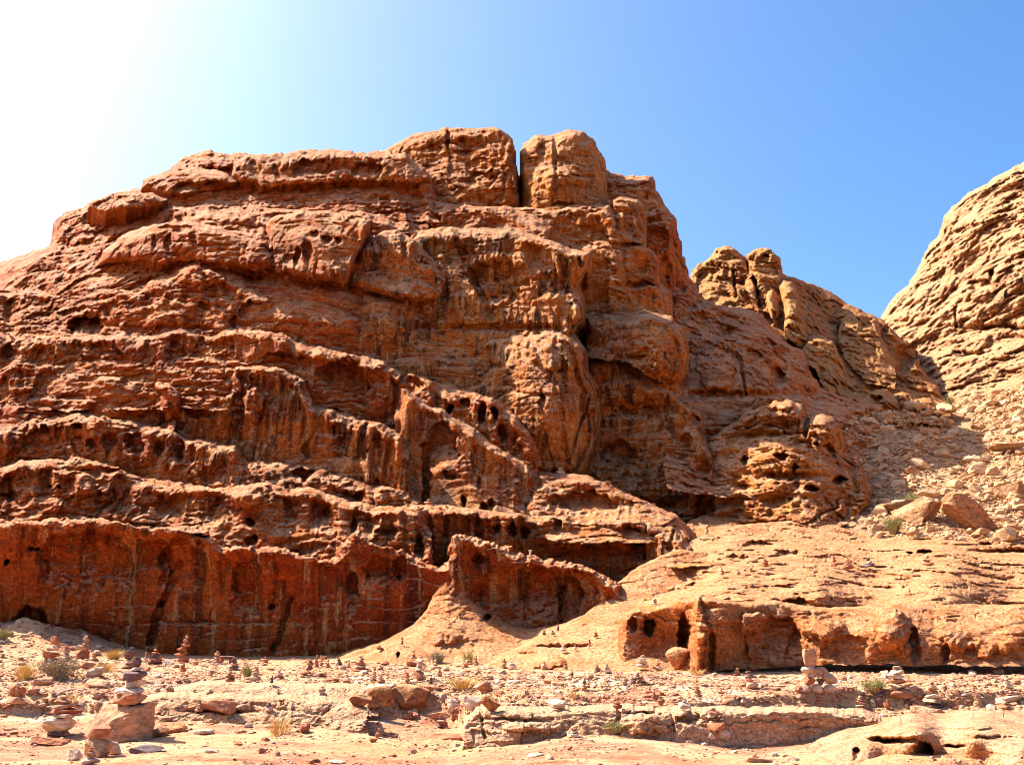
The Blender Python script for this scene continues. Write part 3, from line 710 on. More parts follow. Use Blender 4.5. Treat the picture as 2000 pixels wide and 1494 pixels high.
         stamps=[('arch', 170, 1090, 100, 62, .9), ('arch', 305, 1085, 38, 36, .9), ('arch', 355, 1090, 46, 50, .7), ('hole', 392, 1047, 18, 5, 1.6), ('line', 350, 1105, 315, 1180, .5, 9), ('line', 315, 1180, 293, 1255, .6, 10), ('hole', 60, 1070, 7, 6, 1.2), ('hole', 72, 1073, 6, 5, 1.2), ('hole', 60, 1215, 36, 34, 2.0), ('hole', 14, 1097, 8, 8, 1.2), ('hole', 531, 1184, 7, 8, 1.2), ('arch', 480, 1140, 30, 50, .7), ('hole', 640, 1090, 24, 8, 1.4), ('arch', 735, 1110, 26, 22, .9), ('arch', 780, 1110, 18, 22, .8), ('line', 570, 1170, 535, 1270, .5, 7), ('bulge', 520, 1120, 20, 60, .5), ('hole', 780, 1130, 5, 6, .8), ('soft', 400, 1215, 150, 4, .35), ('bulge', 600, 1240, 14, 60, .3), ('bulge', 660, 1180, 10, 60, .4), ('hole', 655, 1092, 14, 10, 1), ('arch', 690, 1150, 14, 40, .5)]),
    # second lower wall with fin
    dict(crest=[(868, 1180), (872, 1130), (876, 1095), (880, 1062), (888, 1046), (905, 1044), (950, 1056), (1000, 1070), (1028, 1086), (1070, 1091), (1105, 1097), (1157, 1108), (1171, 1116), (1190, 1130), (1230, 1160)],
         bottom=[(1230, 1290), (868, 1290)], uc=.5, ctrl=[(880, 1060, 40.5), (1000, 1072, 40), (1105, 1099, 39.5), (1165, 1115, 39.2), (950, 1120, 40.6), (1080, 1160, 40.5), (1000, 1220, 40), (1200, 1180, 39), (880, 1180, 39.5)], rnd=(13, 1.6), warp=(8, 6), T=6, rel=R_WALL, rock=(.9, .05, .9), step=1.8,
         stamps=[('arch', 1030, 1160, 120, 60, .8), ('arch', 1130, 1150, 40, 40, .8), ('arch', 1060, 1140, 40, 36, .5), ('hole', 935, 1095, 16, 14, .9), ('line', 1092, 1160, 1096, 1225, .4, 4), ('bulge', 888, 1090, 12, 60, .7)]),
]
build_masses('cliff', M_CLIFF, CLIFF)

# smooth aprons of rock at the foot of the walls
APRON = [
    dict(crest=[(600, 1300), (660, 1283), (700, 1270), (760, 1247), (805, 1220), (835, 1190), (846, 1162), (858, 1142), (874, 1132), (892, 1138), (905, 1156), (920, 1172), (960, 1200), (1000, 1222), (1040, 1228), (1100, 1217), (1140, 1200), (1172, 1172), (1195, 1145), (1230, 1118), (1260, 1100), (1290, 1085), (1330, 1072), (1380, 1080)],
         bottom=[(1420, 1330), (600, 1330)], ctrl=[(640, 1295, 37.5), (760, 1250, 39), (848, 1150, 40.3), (870, 1100, 40.6), (960, 1205, 39.6), (1040, 1230, 39.4), (1180, 1165, 39.8), (1290, 1085, 42.5), (1380, 1080, 43), (860, 1220, 37.5), (860, 1290, 34.5), (960, 1260, 36.5), (700, 1300, 36), (1100, 1270, 34), (1300, 1180, 38), (1250, 1250, 34.5), (1400, 1200, 38), (960, 1300, 34)], rnd=(5, .5), warp=(3, 1.5), T=3, step=1.8, rel=dict(big=.35, st=.22, th=.5, fl=0, ho=.12, fb=.1, cr=.08, bl=.04), uc=0, rock=(.5, .35, .15), fade=6,
         stamps=[('hole', 952, 1205, 11, 7, 1.2), ('soft', 885, 1265, 60, 20, .8), ('bulge', 1040, 1210, .1, .1, 0)]),
    dict(crest=[(650, 1310), (690, 1290), (720, 1272), (750, 1260), (790, 1252), (820, 1262), (845, 1280), (850, 1300)], bottom=[(850, 1330), (650, 1330)],
         ctrl=[(690, 1292, 36), (790, 1254, 36.5), (845, 1285, 35), (760, 1300, 34.2), (680, 1320, 34), (830, 1310, 33.8)], rnd=(8, .8), warp=(3, 1.5), T=2, step=1.8, rel=dict(big=.2, st=.15, th=.5, fl=0, ho=.1, fb=.08, cr=.05, bl=.04), uc=0, rock=(.55, .3, .1), fade=6, stamps=[('hole', 778, 1281, 6, 8, .9)]),
    dict(crest=[(925, 1318), (965, 1290), (1010, 1265), (1050, 1243), (1100, 1226), (1160, 1222), (1215, 1222), (1260, 1235), (1330, 1280), (1340, 1310)], bottom=[(1340, 1335), (925, 1335)],
         ctrl=[(940, 1315, 32), (1010, 1267, 34.5), (1100, 1230, 35.5), (1215, 1225, 34.5), (1320, 1285, 32), (1000, 1310, 31.2), (1150, 1290, 31.8), (1260, 1300, 30.6), (1100, 1310, 30.5)], rnd=(8, .8), warp=(3, 2), T=2.5, step=1.8, rel=dict(big=.22, st=.2, th=.45, fl=0, ho=.1, fb=.08, cr=.06, bl=.04), uc=0, rock=(.3, .55, .05), fade=6,
         stamps=[('soft', 1100, 1262, 80, 5, .7), ('soft', 1020, 1275, 30, 5, .6), ('hole', 1040, 1284, 0.1, 0.1, 0), ('bulge', 1065, 1288, 40, 16, .5)]),
]
build_masses('rock_apron', M_LEDGE, APRON)

# domed ledge at the right
LEDGE = [
    dict(crest=[(1240, 1190), (1262, 1130), (1300, 1085), (1345, 1060), (1380, 1040), (1440, 1027), (1500, 1018), (1560, 1013), (1600, 1016), (1650, 1030), (1690, 1045), (1740, 1043), (1800, 1040), (1900, 1045), (2000, 1035), (2140, 1030)],
         bottom=[(2140, 1240), (1900, 1240), (1240, 1240)], ctrl=[(1262, 1130, 42), (1345, 1062, 46), (1500, 1020, 51), (1690, 1045, 50), (1900, 1045, 49), (2100, 1035, 49), (1350, 1150, 38), (1420, 1165, 33.5), (1600, 1165, 33.2), (1600, 1090, 42), (1850, 1100, 41), (1850, 1170, 33.5), (2100, 1160, 34), (1300, 1210, 34), (1600, 1240, 35), (2000, 1240, 35)], rnd=(6, .8), warp=(4, 2.5), T=4, rel=dict(big=.7, st=.5, th=.55, fl=0, ho=.25, fb=.24, hos=(2.4, .45), cr=.3, bl=.22), uc=0, rock=(.1, .6, .05), fade=6, step=1.8,
         stamps=[('hole', 1805, 1079, 18, 5, 1.6), ('hole', 1778, 1080, 9, 4, 1.2), ('soft', 1980, 1076, 90, 4, 1.6), ('hole', 1925, 1064, 16, 4, 1.2), ('hole', 1540, 1083, 30, 12, .9), ('hole', 1480, 1065, 40, 10, 1.0), ('hole', 1440, 1092, 24, 10, .8), ('hole', 1560, 1185, 46, 18, .8)]),
    dict(crest=[(1206, 1290), (1208, 1222), (1222, 1196), (1250, 1184), (1290, 1180), (1325, 1172), (1350, 1165), (1372, 1158), (1400, 1168), (1440, 1175), (1500, 1172), (1560, 1180), (1620, 1186), (1700, 1180), (1800, 1178), (1900, 1180), (2000, 1180), (2140, 1180)],
         bottom=[(2140, 1302), (1900, 1301), (1700, 1298), (1560, 1300), (1480, 1306), (1380, 1312), (1206, 1316)],
         ctrl=[(1215, 1215, 32), (1290, 1184, 31.5), (1372, 1162, 29.8), (1500, 1176, 30.8), (1700, 1184, 31), (1900, 1182, 31.5), (2100, 1182, 32), (1230, 1300, 31), (1330, 1250, 31.8), (1362, 1250, 29.2), (1480, 1250, 30.2), (1600, 1255, 29.5), (1720, 1230, 29.0), (1720, 1285, 28.9), (1850, 1240, 29.2), (2000, 1240, 28.9), (2000, 1298, 28.0), (1480, 1300, 29.8), (1850, 1298, 28.4), (2130, 1298, 28.0)], rnd=(10, 1.2), warp=(3, 2), T=3, step=1.6, rel=dict(big=.35, st=.2, th=.45, fl=.05, ho=.12, fb=.10, cr=.08, bl=.04), uc=0, rock=(.85, .15, .35), fade=6,
         stamps=[('hole', 1265, 1225, 20, 22, 1.5), ('hole', 1236, 1222, 10, 18, .6), ('hole', 1335, 1245, 18, 55, 1.8), ('bulge', 1362, 1240, 16, 80, .9), ('hole', 1390, 1270, 8, 55, .6), ('arch', 1425, 1260, 40, 50, .35), ('arch', 1510, 1235, 60, 34, .5), ('arch', 1555, 1290, 24, 60, .25), ('bulge', 1470, 1218, 28, 22, .8), ('bulge', 1740, 1235, 34, 40, 1.0), ('arch', 1650, 1265, 50, 26, .3), ('bulge', 1600, 1225, 50, 24, .6), ('hole', 1845, 1280, 10, 30, .4), ('bulge', 1935, 1220, 110, 60, .8), ('hole', 1787, 1262, 14, 40, .7)]),
    # pale bed under the overhang
    dict(crest=[(1470, 1312), (1560, 1304), (1700, 1301), (1850, 1304), (2000, 1308), (2140, 1310)], bottom=[(2140, 1370), (1850, 1370), (1470, 1345)],
         ctrl=[(1470, 1312, 30.8), (1700, 1303, 31), (2000, 1308, 30.3), (1500, 1335, 29.8), (1700, 1345, 28.8), (2000, 1350, 26.5)], rnd=(3, .3), warp=(2, 1.5), T=3, step=1.8, rel=dict(big=.15, st=.2, th=.35, fl=0, ho=0, fb=.08, cr=.06, bl=.08), uc=0, rock=(0, .9, 0), fade=4),
]
build_masses('rock_ledge', M_LEDGE, LEDGE)

# ------------------------------------------------------------------ ridge behind, right flank, pale mountain, scree
R_FAR = dict(big=1.5, st=.9, th=4.0, fl=.8, ho=1.0, fb=.5, bl=.7, hos=(2.0, 1.8), sc=1.2, cr=.25)
FLANK = [
    # shadowed hillside right of the towers
    dict(crest=[(1290, 620), (1347, 555), (1375, 585), (1440, 602), (1490, 612), (1510, 640), (1530, 665), (1566, 690), (1600, 760), (1640, 772), (1720, 790), (1740, 830)],
         bottom=[(1740, 1000), (1300, 960), (1290, 760)], ctrl=[(1347, 560, 86), (1440, 605, 88), (1530, 665, 86), (1600, 765, 80), (1720, 795, 82), (1360, 700, 74), (1450, 760, 70), (1400, 900, 60), (1600, 880, 66), (1700, 950, 66), (1500, 900, 62), (1480, 680, 79)], rnd=(14, 3), warp=(7, 4), T=12, rel=dict(R_MID, big=1.6, st=.8), rock=(.3, .3, .5),
         stamps=[('hole', 1520, 735, 16, 26, 3), ('hole', 1425, 650, 8, 12, 1.6), ('line', 1440, 690, 1458, 770, 1.0, 4), ('bulge', 1400, 720, 40, 50, 2), ('hole', 1470, 700, 20, 16, 1.5), ('soft', 1420, 770, 120, 9, 2.5)]),
    dict(crest=[(1380, 860), (1440, 820), (1456, 800), (1480, 795), (1510, 781), (1545, 783), (1573, 796), (1578, 815), (1615, 812), (1643, 830), (1650, 885), (1681, 907), (1702, 946), (1696, 990), (1678, 1010)],
         bottom=[(1640, 1030), (1400, 1030)], ctrl=[(1400, 850, 61), (1480, 797, 62), (1560, 790, 63), (1640, 830, 63), (1690, 930, 59), (1500, 880, 57.5), (1600, 900, 57.5), (1450, 980, 55), (1600, 1000, 53), (1680, 1000, 54)], rnd=(14, 3), warp=(6, 4), T=8, rel=dict(R_MID, big=1.3, st=1.0, th=1.9, ho=1.3, fl=.4), rock=(.15, .5, .4),
         stamps=[('line', 1577, 805, 1575, 850, 1.6, 4), ('hole', 1525, 890, 14, 10, 1.8), ('hole', 1585, 955, 16, 10, 2), ('hole', 1640, 940, 16, 10, 2), ('soft', 1540, 930, 60, 8, 2.2), ('hole', 1550, 915, 6, 12, 1.5), ('bulge', 1540, 800, 36, 24, 1.6), ('bulge', 1610, 840, 34, 34, 1.5), ('soft', 1500, 850, 60, 7, 1.6), ('hole', 1455, 900, 8, 8, 1)]),
    # shaded bench between cliff foot and ledge
    dict(crest=[(1300, 1060), (1345, 1020), (1400, 995), (1480, 985), (1560, 990), (1640, 1000), (1690, 1010), (1720, 1030)], bottom=[(1740, 1080), (1300, 1110)],
         ctrl=[(1320, 1040, 50), (1480, 988, 58), (1690, 1012, 57), (1400, 1060, 47), (1600, 1050, 50)], rnd=(6, 1), warp=(4, 2.5), T=5, rel=dict(R_SLAB, st=.3, ho=.2), rock=(.2, .4, .1)),
]
build_masses('hillside', M_CLIFF, FLANK)

RIDGE = [
    dict(crest=[(1340, 600), (1352, 531), (1384, 506), (1398, 485), (1415, 482), (1440, 492), (1457, 506), (1466, 540), (1480, 560), (1500, 600), (1520, 640)], bottom=[(1520, 720), (1340, 720)],
         ctrl=[(1352, 535, 128), (1415, 485, 126), (1460, 520, 124), (1400, 620, 112), (1500, 650, 108)], rnd=(12, 4), warp=(4, 3), T=16, rel=R_FAR, rock=(.05, .75, .3), stamps=[('line', 1432, 530, 1440, 590, 3, 4), ('hole', 1470, 590, 12, 4, 1.5)]),
    dict(crest=[(1455, 560), (1459, 500), (1470, 491), (1489, 485), (1510, 492), (1524, 510), (1527, 538), (1552, 541), (1580, 552), (1608, 562), (1636, 576), (1657, 594), (1690, 610), (1720, 622), (1740, 640), (1758, 657), (1775, 672), (1790, 685), (1797, 713), (1812, 735), (1825, 748), (1840, 775), (1856, 796)],
         bottom=[(1856, 880), (1600, 860), (1480, 640)], ctrl=[(1470, 495, 126), (1520, 500, 124), (1600, 560, 130), (1720, 622, 126), (1797, 710, 112), (1850, 795, 98), (1640, 700, 108), (1720, 780, 94), (1560, 640, 106), (1600, 780, 90), (1800, 850, 88), (1510, 600, 110)], rnd=(12, 4), warp=(5, 3), T=16, rel=R_FAR, rock=(.25, .4, .4),
         stamps=[('line', 1478, 545, 1488, 600, 6, 8), ('hole', 1772, 700, 28, 34, 9), ('line', 1640, 640, 1690, 740, 3, 8), ('line', 1730, 640, 1700, 700, 3, 7), ('bulge', 1665, 620, 26, 26, 3), ('bulge', 1690, 650, 30, 30, 3), ('line', 1692, 680, 1696, 720, 2, 3), ('hole', 1720, 770, 8, 16, 3), ('hole', 1663, 790, 10, 12, 2)]),
    # rib running down with a lit left side
    dict(crest=[(1494, 640), (1492, 585), (1497, 556), (1510, 546), (1530, 545), (1545, 560), (1560, 600), (1580, 640), (1600, 665), (1640, 690), (1680, 740), (1720, 775), (1740, 790)],
         bottom=[(1700, 860), (1612, 830), (1606, 780), (1590, 720), (1570, 690), (1566, 664), (1528, 648), (1504, 618)], ctrl=[(1500, 560, 118), (1540, 560, 117), (1510, 640, 108), (1600, 680, 104), (1580, 720, 97), (1620, 800, 88), (1720, 780, 95), (1660, 740, 97)], rnd=(10, 3), warp=(4, 3), T=8, rel=R_FAR, rock=(.1, .65, .4),
         stamps=[('line', 1524, 580, 1526, 640, 2.5, 3), ('hole', 1600, 690, 16, 6, 1.5), ('hole', 1625, 735, 18, 7, 1.5)]),
    dict(crest=[(1352, 575), (1353, 532), (1368, 515), (1384, 506), (1396, 500), (1399, 485), (1415, 481), (1440, 490), (1446, 501), (1456, 508), (1459, 528), (1476, 530), (1479, 560), (1468, 574)], bottom=[(1475, 610), (1352, 610)],
         ctrl=[(1355, 535, 123), (1415, 484, 124), (1470, 535, 121), (1400, 590, 113), (1460, 590, 114)], rnd=(7, 3), warp=(4, 6), T=8, uc=.6, rel=dict(R_FAR, st=1.8, bl=.9), rock=(.05, .7, .3), stamps=[('hole', 1455, 556, 24, 5, 1.6), ('line', 1432, 530, 1436, 580, 2, 3), ('soft', 1420, 505, 24, 4, 1.8)]),
    dict(crest=[(1484, 610), (1480, 560), (1474, 530), (1462, 522), (1459, 500), (1470, 490), (1488, 484), (1508, 492), (1521, 505), (1527, 540), (1522, 580)], bottom=[(1520, 640), (1488, 640)],
         ctrl=[(1465, 500, 121), (1520, 510, 121), (1490, 490, 121), (1495, 560, 114), (1505, 630, 110)], rnd=(7, 4), warp=(4, 6), T=8, uc=0, rel=dict(R_FAR, st=1.8, bl=.8), rock=(.05, .7, .3), stamps=[('soft', 1495, 522, 34, 4, 1.6), ('arch', 1490, 506, 16, 9, 1.2)]),
    dict(crest=[(1502, 618), (1496, 585), (1499, 570), (1507, 565), (1517, 573), (1523, 592), (1525, 622), (1524, 642)], bottom=[(1516, 640)], ctrl=[(1500, 575, 110), (1522, 600, 110), (1512, 610, 106.5), (1520, 640, 105.5)], rnd=(8, 3), warp=(2, 2), T=6, uc=0, rel=dict(R_FAR, st=.4, ho=.2), rock=(0, .85, .2)),
    dict(crest=[(1532, 655), (1529, 600), (1522, 560), (1532, 548), (1548, 550), (1560, 580), (1568, 615), (1578, 645), (1594, 665)], bottom=[(1594, 705), (1566, 685)], ctrl=[(1525, 555, 111), (1550, 555, 111), (1590, 670, 103), (1548, 610, 104), (1560, 660, 100)], rnd=(11, 4), warp=(3, 2.5), T=6, uc=0, rel=dict(R_FAR, bl=.8), rock=(.05, .75, .3)),
    dict(crest=[(1574, 715), (1569, 682), (1576, 657), (1600, 655), (1628, 668), (1645, 700), (1668, 745)], bottom=[(1668, 790), (1614, 800), (1604, 755), (1590, 722)], ctrl=[(1575, 665, 100), (1610, 658, 101), (1660, 740, 94), (1598, 690, 95), (1630, 760, 88)], rnd=(12, 4), warp=(4, 3), T=6, uc=0, rel=dict(R_FAR, bl=.9, st=1.2), rock=(.05, .75, .2)),
    dict(crest=[(1636, 660), (1640, 625), (1656, 612), (1672, 618), (1682, 640), (1700, 636), (1718, 650), (1735, 680), (1750, 710)], bottom=[(1750, 760), (1690, 750), (1650, 700)], ctrl=[(1642, 630, 116), (1670, 620, 117), (1740, 690, 108), (1670, 670, 108), (1700, 700, 104), (1720, 740, 98)], rnd=(12, 4), warp=(4, 3), T=6, uc=0, rel=dict(R_FAR, bl=.9, st=1.2), rock=(.1, .65, .3)),
    # knobs at the top of the scree
    dict(crest=[(1640, 800), (1652, 775), (1672, 765), (1690, 775), (1705, 762), (1725, 758), (1745, 770), (1765, 765), (1790, 780), (1815, 775), (1840, 790), (1860, 800)], bottom=[(1860, 830), (1640, 830)],
         ctrl=[(1660, 775, 86), (1840, 790, 92), (1750, 800, 85), (1660, 825, 78), (1850, 825, 84)], rnd=(10, 2), warp=(5, 4), T=5, rel=dict(R_FAR, ho=1.2), rock=(.2, .5, .4), stamps=[('hole', 1718, 785, 9, 14, 2.5), ('hole', 1665, 790, 10, 12, 2), ('line', 1755, 775, 1760, 800, 1.4, 3), ('line', 1775, 775, 1780, 800, 1.4, 3), ('line', 1795, 780, 1800, 805, 1.4, 3)]),
]
build_masses('ridge', M_RIDGE, RIDGE)

MOUNTAIN = [
    dict(crest=[(1700, 660), (1720, 622), (1730, 605), (1745, 585), (1770, 560), (1785, 535), (1805, 500), (1830, 462), (1838, 440), (1845, 425), (1862, 402), (1890, 375), (1930, 358), (1975, 330), (1992, 320), (2040, 300), (2120, 270), (2240, 250)],
         bottom=[(2240, 900), (1880, 870), (1780, 760)], ctrl=[(1725, 620, 150), (1800, 520, 148), (1845, 430, 146), (1930, 360, 142), (2120, 280, 132), (1760, 680, 136), (1850, 700, 120), (1900, 560, 128), (2000, 500, 118), (2000, 700, 104), (2200, 600, 90), (1870, 820, 100), (2000, 800, 92)], rnd=(22, 10), warp=(5, 2.5), T=30, drop=4,
         rel=dict(big=2.0, st=.55, th=5.5, fl=.9, ho=1.5, fb=.8, bl=.6, sc=2.0, dip=.3, hos=(1.9, 1.3), cr=.16), uc=0, rock=(.1, .55, .35),
         stamps=[('hole', 1918, 558, 30, 14, 2.5), ('hole', 1940, 540, 8, 18, 2.5), ('bulge', 1915, 575, 26, 14, 1.5), ('soft', 1960, 640, 120, 7, 2.6), ('soft', 1900, 690, 60, 7, 2.0), ('soft', 1990, 660, 60, 6, 2.0), ('line', 1865, 600, 1868, 640, 1.2, 3)]),
]
build_masses('mountain', M_YELLOW, MOUNTAIN)

SCREE = [
    dict(crest=[(1640, 830), (1655, 800), (1690, 800), (1760, 805), (1830, 790), (1853, 786), (1900, 775), (1950, 755), (2000, 742), (2140, 700)], bottom=[(2140, 1075), (1660, 1075), (1640, 960)],
         ctrl=[(1655, 805, 80), (1760, 808, 88), (1853, 790, 97), (2000, 745, 96), (2130, 705, 92), (1700, 900, 70), (1850, 900, 70), (2000, 900, 68), (1700, 1000, 56), (1850, 1000, 55), (2000, 1000, 55), (2130, 1000, 56), (1690, 1060, 50.5), (2000, 1060, 50), (1760, 860, 76)], rnd=(4, .6), warp=(5, 3), T=4, rel=dict(big=1.0, st=.1, th=1.2, fl=0, ho=0, fb=.45, cr=.1, bl=.25), uc=0, rock=(.1, .7, 0), fade=3,
         stamps=[('bulge', 1760, 855, 70, 34, 2.0), ('bulge', 1800, 860, 40, 30, 1.5), ('bulge', 1985, 870, 80, 18, 1.5), ('bulge', 1990, 965, 30, 20, 1.5)]),
]
build_masses('scree_slope', M_YELLOW, SCREE)

# ------------------------------------------------------------------ ground
_stepA = [(-300, 1388), (0, 1392), (130, 1398), (270, 1402), (330, 1398), (380, 1393), (480, 1392), (600, 1386), (690, 1394), (860, 1394), (905, 1402), (950, 1430), (1020, 1433), (1180, 1430), (1300, 1424), (1420, 1412), (1560, 1405), (1650, 1400), (1800, 1402), (2000, 1404), (2300, 1404)]
_stepB = [(-300, 1362), (0, 1366), (270, 1366), (400, 1362), (480, 1360), (640, 1368), (700, 1372), (860, 1368), (1000, 1394), (1200, 1392), (1400, 1390), (1600, 1388), (2000, 1388), (2300, 1388)]
_stepC = [(-300, 1338), (0, 1342), (270, 1336), (420, 1332), (500, 1334), (640, 1338), (720, 1344), (900, 1350), (1050, 1362), (1200, 1368), (1400, 1372), (1600, 1378), (2000, 1380), (2300, 1380)]


def _line_y(pts, z):
    xs, ys = [], []
    for px, py in pts:
        rx, ry, rz = rays(px, py)
        d = (z - EYE[2]) / rz
        xs.append(rx * d); ys.append(d)
    o = np.argsort(xs)
    return np.array(xs)[o], np.array(ys)[o]


_LA, _LB, _LC = _line_y(_stepA, -0.42), _line_y(_stepB, -0.14), _line_y(_stepC, -0.05)


def ground_z(x, y):
    x, y = np.asarray(x, np.float32), np.asarray(y, np.float32)
    far = 1 - sstep(60, 90, np.hypot(x, y))
    z = 0.10 * fbm(x / 6, y / 6, 0.3, 3)
    bank = sstep(-13.5, -21, x - 0.10 * (y - 40)) * sstep(29, 39, y)
    z = z + bank * (1.25 + 0.5 * fbm(x / 2.2, y / 1.5, 3.3, 4))          # bank at the far left
    # rock benches
    def bench(L, h, w, sd):
        yl = np.interp(x, L[0], L[1]) + 0.55 * perlin(x / 1.6, sd, 0.5) + 0.16 * perlin(x / 0.45, sd, 2.5)
        ux = x / 1.9 + 0.9 * perlin(x / 2.2, sd, 7)
        blk = np.floor(ux)
        yl = yl + 0.30 * (hash1(blk.astype(np.int64) + 1000, int(sd)) - 0.5)
        fr = ux - blk
        gap = np.minimum(fr, 1 - fr)
        hh = h * (0.55 + 0.75 * sstep(-0.3, 0.35, perlin(x / 3.1, sd + 3, 1)))
        t = sstep(-w, w, y - yl)
        top = hh * t + 0.22 * hh * np.exp(-((y - yl - 0.25) / 0.3) ** 2)
        crack = -0.5 * hh * (1 - sstep(0.012, 0.05, gap)) * np.exp(-((y - yl) / 0.35) ** 2) * (hash1(blk.astype(np.int64) + 77, int(sd)) > 0.45)
        return top - hh + crack + (hh - h) * 0
    z = z + bench(_LA, 0.27, 0.09, 11.0) + bench(_LB, 0.12, 0.06, 23.0) + bench(_LC, 0.07, 0.05, 37.0)
    # thin bedded slabs
    q = 2.6 * fbm(x / 3.5, y / 0.9, 4.4, 4) + 0.5
    k = np.floor(q)
    t = q - k
    m = sstep(-0.1, 0.35, perlin(x / 5 + 3, y / 3, 8)) * (1 - sstep(25, 32, y))
    z = z + 0.055 * m * (k + sstep(0.0, 0.14, t))
    z = z + 0.03 * fbm(x / 0.7, y / 0.5, 1.2, 4)
    return z * far


def build_ground():
    n1 = 430
    yy = np.concatenate([-np.geomspace(4, 900, 26)[::-1], np.linspace(-3, 8.5, 12), 1.0 / np.linspace(1 / 9.0, 1 / 46.0, n1), np.geomspace(47.5, 1500, 40)])
    u = np.linspace(-0.66, 0.66, 860)
    edge = np.geomspace(0.68, 9, 34)
    u = np.concatenate([-edge[::-1], u, edge])
    Y, U = np.meshgrid(yy, u, indexing='ij')
    X = U * (np.abs(Y) + 1.5 + 10 * np.exp(-(Y / 6) ** 2))
    Z = ground_z(X, Y)
    gy, gx = np.gradient(Z)
    v = np.stack([X.ravel(), Y.ravel(), Z.ravel()], 1)
    i = np.arange(len(v)).reshape(Y.shape)
    q = np.stack([i[:-1, :-1], i[:-1, 1:], i[1:, 1:], i[1:, :-1]], -1).reshape(-1, 4)
    at = np.zeros((len(v), 4), np.float32)
    slab = sstep(0.0, 0.3, fbm(X / 3.5, Y / 1.4, 2.2, 3) + 0.25 * (1 - sstep(18, 24, Y)))
    pale = (1 - sstep(0.2, 0.5, np.abs(gy / np.maximum(np.gradient(Y, axis=0), 1e-4)))) * sstep(0.25, 0.5, fbm(X / 2.4, Y / 1.0, 6.6, 3)) * sstep(19, 21, Y) * (1 - sstep(28, 33, Y)) * 0.8
    at[:, 0] = slab.ravel(); at[:, 1] = pale.ravel(); at[:, 3] = 1
    tag(link('ground', mesh_np('ground', v, q, M_GROUND, at)), kind='structure')


build_ground()

# bench with hollows at the lower right
BENCH = [
    dict(crest=[(1560, 1500), (1600, 1462), (1650, 1436), (1700, 1420), (1760, 1414), (1830, 1408), (1900, 1404), (2000, 1402), (2140, 1400)], bottom=[(2140, 1560), (1560, 1560)],
         ctrl=[(1600, 1465, 16.0), (1700, 1420, 17.2), (1830, 1408, 17.6), (2000, 1402, 17.8), (2130, 1400, 18), (1700, 1450, 15.5), (1800, 1432, 15.0), (1900, 1440, 14.8), (2000, 1440, 14.8), (1720, 1480, 15.4), (1820, 1480, 15.6), (1920, 1480, 14.8), (2050, 1490, 14.2), (1650, 1490, 14.9)], rnd=(5, .25), warp=(3, 2), T=1.5, step=1.8, rel=dict(big=.25, st=.14, th=.3, fl=0, ho=.06, fb=.06, cr=.05, bl=.05, sc=.6), uc=0, rock=(.7, .15, 0), fade=4,
         stamps=[('soft', 1745, 1446, 52, 6, .8), ('hole', 1803, 1470, 17, 22, .7), ('hole', 1866, 1457, 24, 5, .5), ('bulge', 1740, 1434, 60, 8, .3), ('hole', 1672, 1470, 10, 14, .4), ('soft', 1950, 1440, 120, 4, .25), ('soft', 1900, 1425, 90, 3, .2)]),
]
R_STEP = dict(big=.16, st=.16, th=.26, fl=0, ho=.03, fb=.07, cr=.07, bl=.09, hos=(1.2, .5), sc=.7)
BENCH += [
    dict(crest=[(905, 1408), (930, 1392), (948, 1386), (1000, 1387), (1060, 1389), (1130, 1386), (1200, 1383), (1262, 1384), (1300, 1386), (1370, 1387), (1440, 1385), (1520, 1386), (1600, 1388), (1690, 1392), (1720, 1404)], bottom=[(1720, 1470), (1560, 1470), (1400, 1480), (1200, 1490), (905, 1490)],
         ctrl=[(920, 1400, 17.6), (1000, 1388, 17.6), (1300, 1387, 17.6), (1600, 1389, 17.6), (1000, 1436, 17.2), (1300, 1430, 17.3), (1600, 1412, 17.7)], rnd=(7, .3), warp=(4, 3), T=.8, step=1.5, uc=0, rel=R_STEP, rock=(.1, .7, 0), fade=3,
         stamps=[('line', 941, 1384, 946, 1440, .12, 4), ('line', 1210, 1383, 1206, 1430, .22, 5), ('line', 1312, 1385, 1318, 1425, .1, 4), ('soft', 1260, 1392, 50, 3, .3), ('soft', 1000, 1405, 60, 4, .25), ('hole', 1345, 1405, 30, 14, .3), ('bulge', 1040, 1420, 60, 10, .3), ('bulge', 1260, 1412, 44, 22, .25)]),
    dict(crest=[(225, 1384), (262, 1364), (300, 1358), (360, 1357), (395, 1362), (430, 1358), (480, 1360), (540, 1363), (580, 1360), (640, 1366), (690, 1368), (720, 1380)], bottom=[(720, 1450), (600, 1450), (400, 1450), (225, 1450)],
         ctrl=[(250, 1372, 19.9), (400, 1360, 20.1), (560, 1362, 20.2), (680, 1368, 20.2), (300, 1400, 19.6), (500, 1392, 19.9), (680, 1394, 19.8)], rnd=(7, .3), warp=(4, 3), T=.8, step=1.5, uc=0, rel=R_STEP, rock=(.35, .35, 0), fade=3,
         stamps=[('soft', 430, 1388, 60, 4, .5), ]),
    dict(crest=[(340, 1346), (380, 1336), (430, 1333), (480, 1338), (520, 1336), (600, 1340), (650, 1338), (700, 1340), (740, 1352)], bottom=[(740, 1396), (560, 1396), (340, 1396)],
         ctrl=[(380, 1338, 22.6), (520, 1338, 22.6), (700, 1342, 22.2), (400, 1356, 22.2), (560, 1358, 22.1), (700, 1360, 21.9)], rnd=(5, .25), warp=(3, 2), T=.8, step=1.5, uc=0, rel=dict(R_STEP, sc=.5), rock=(.2, .6, 0), fade=3,
         stamps=[]),
]
build_masses('rock_bench', M_BENCH, BENCH)

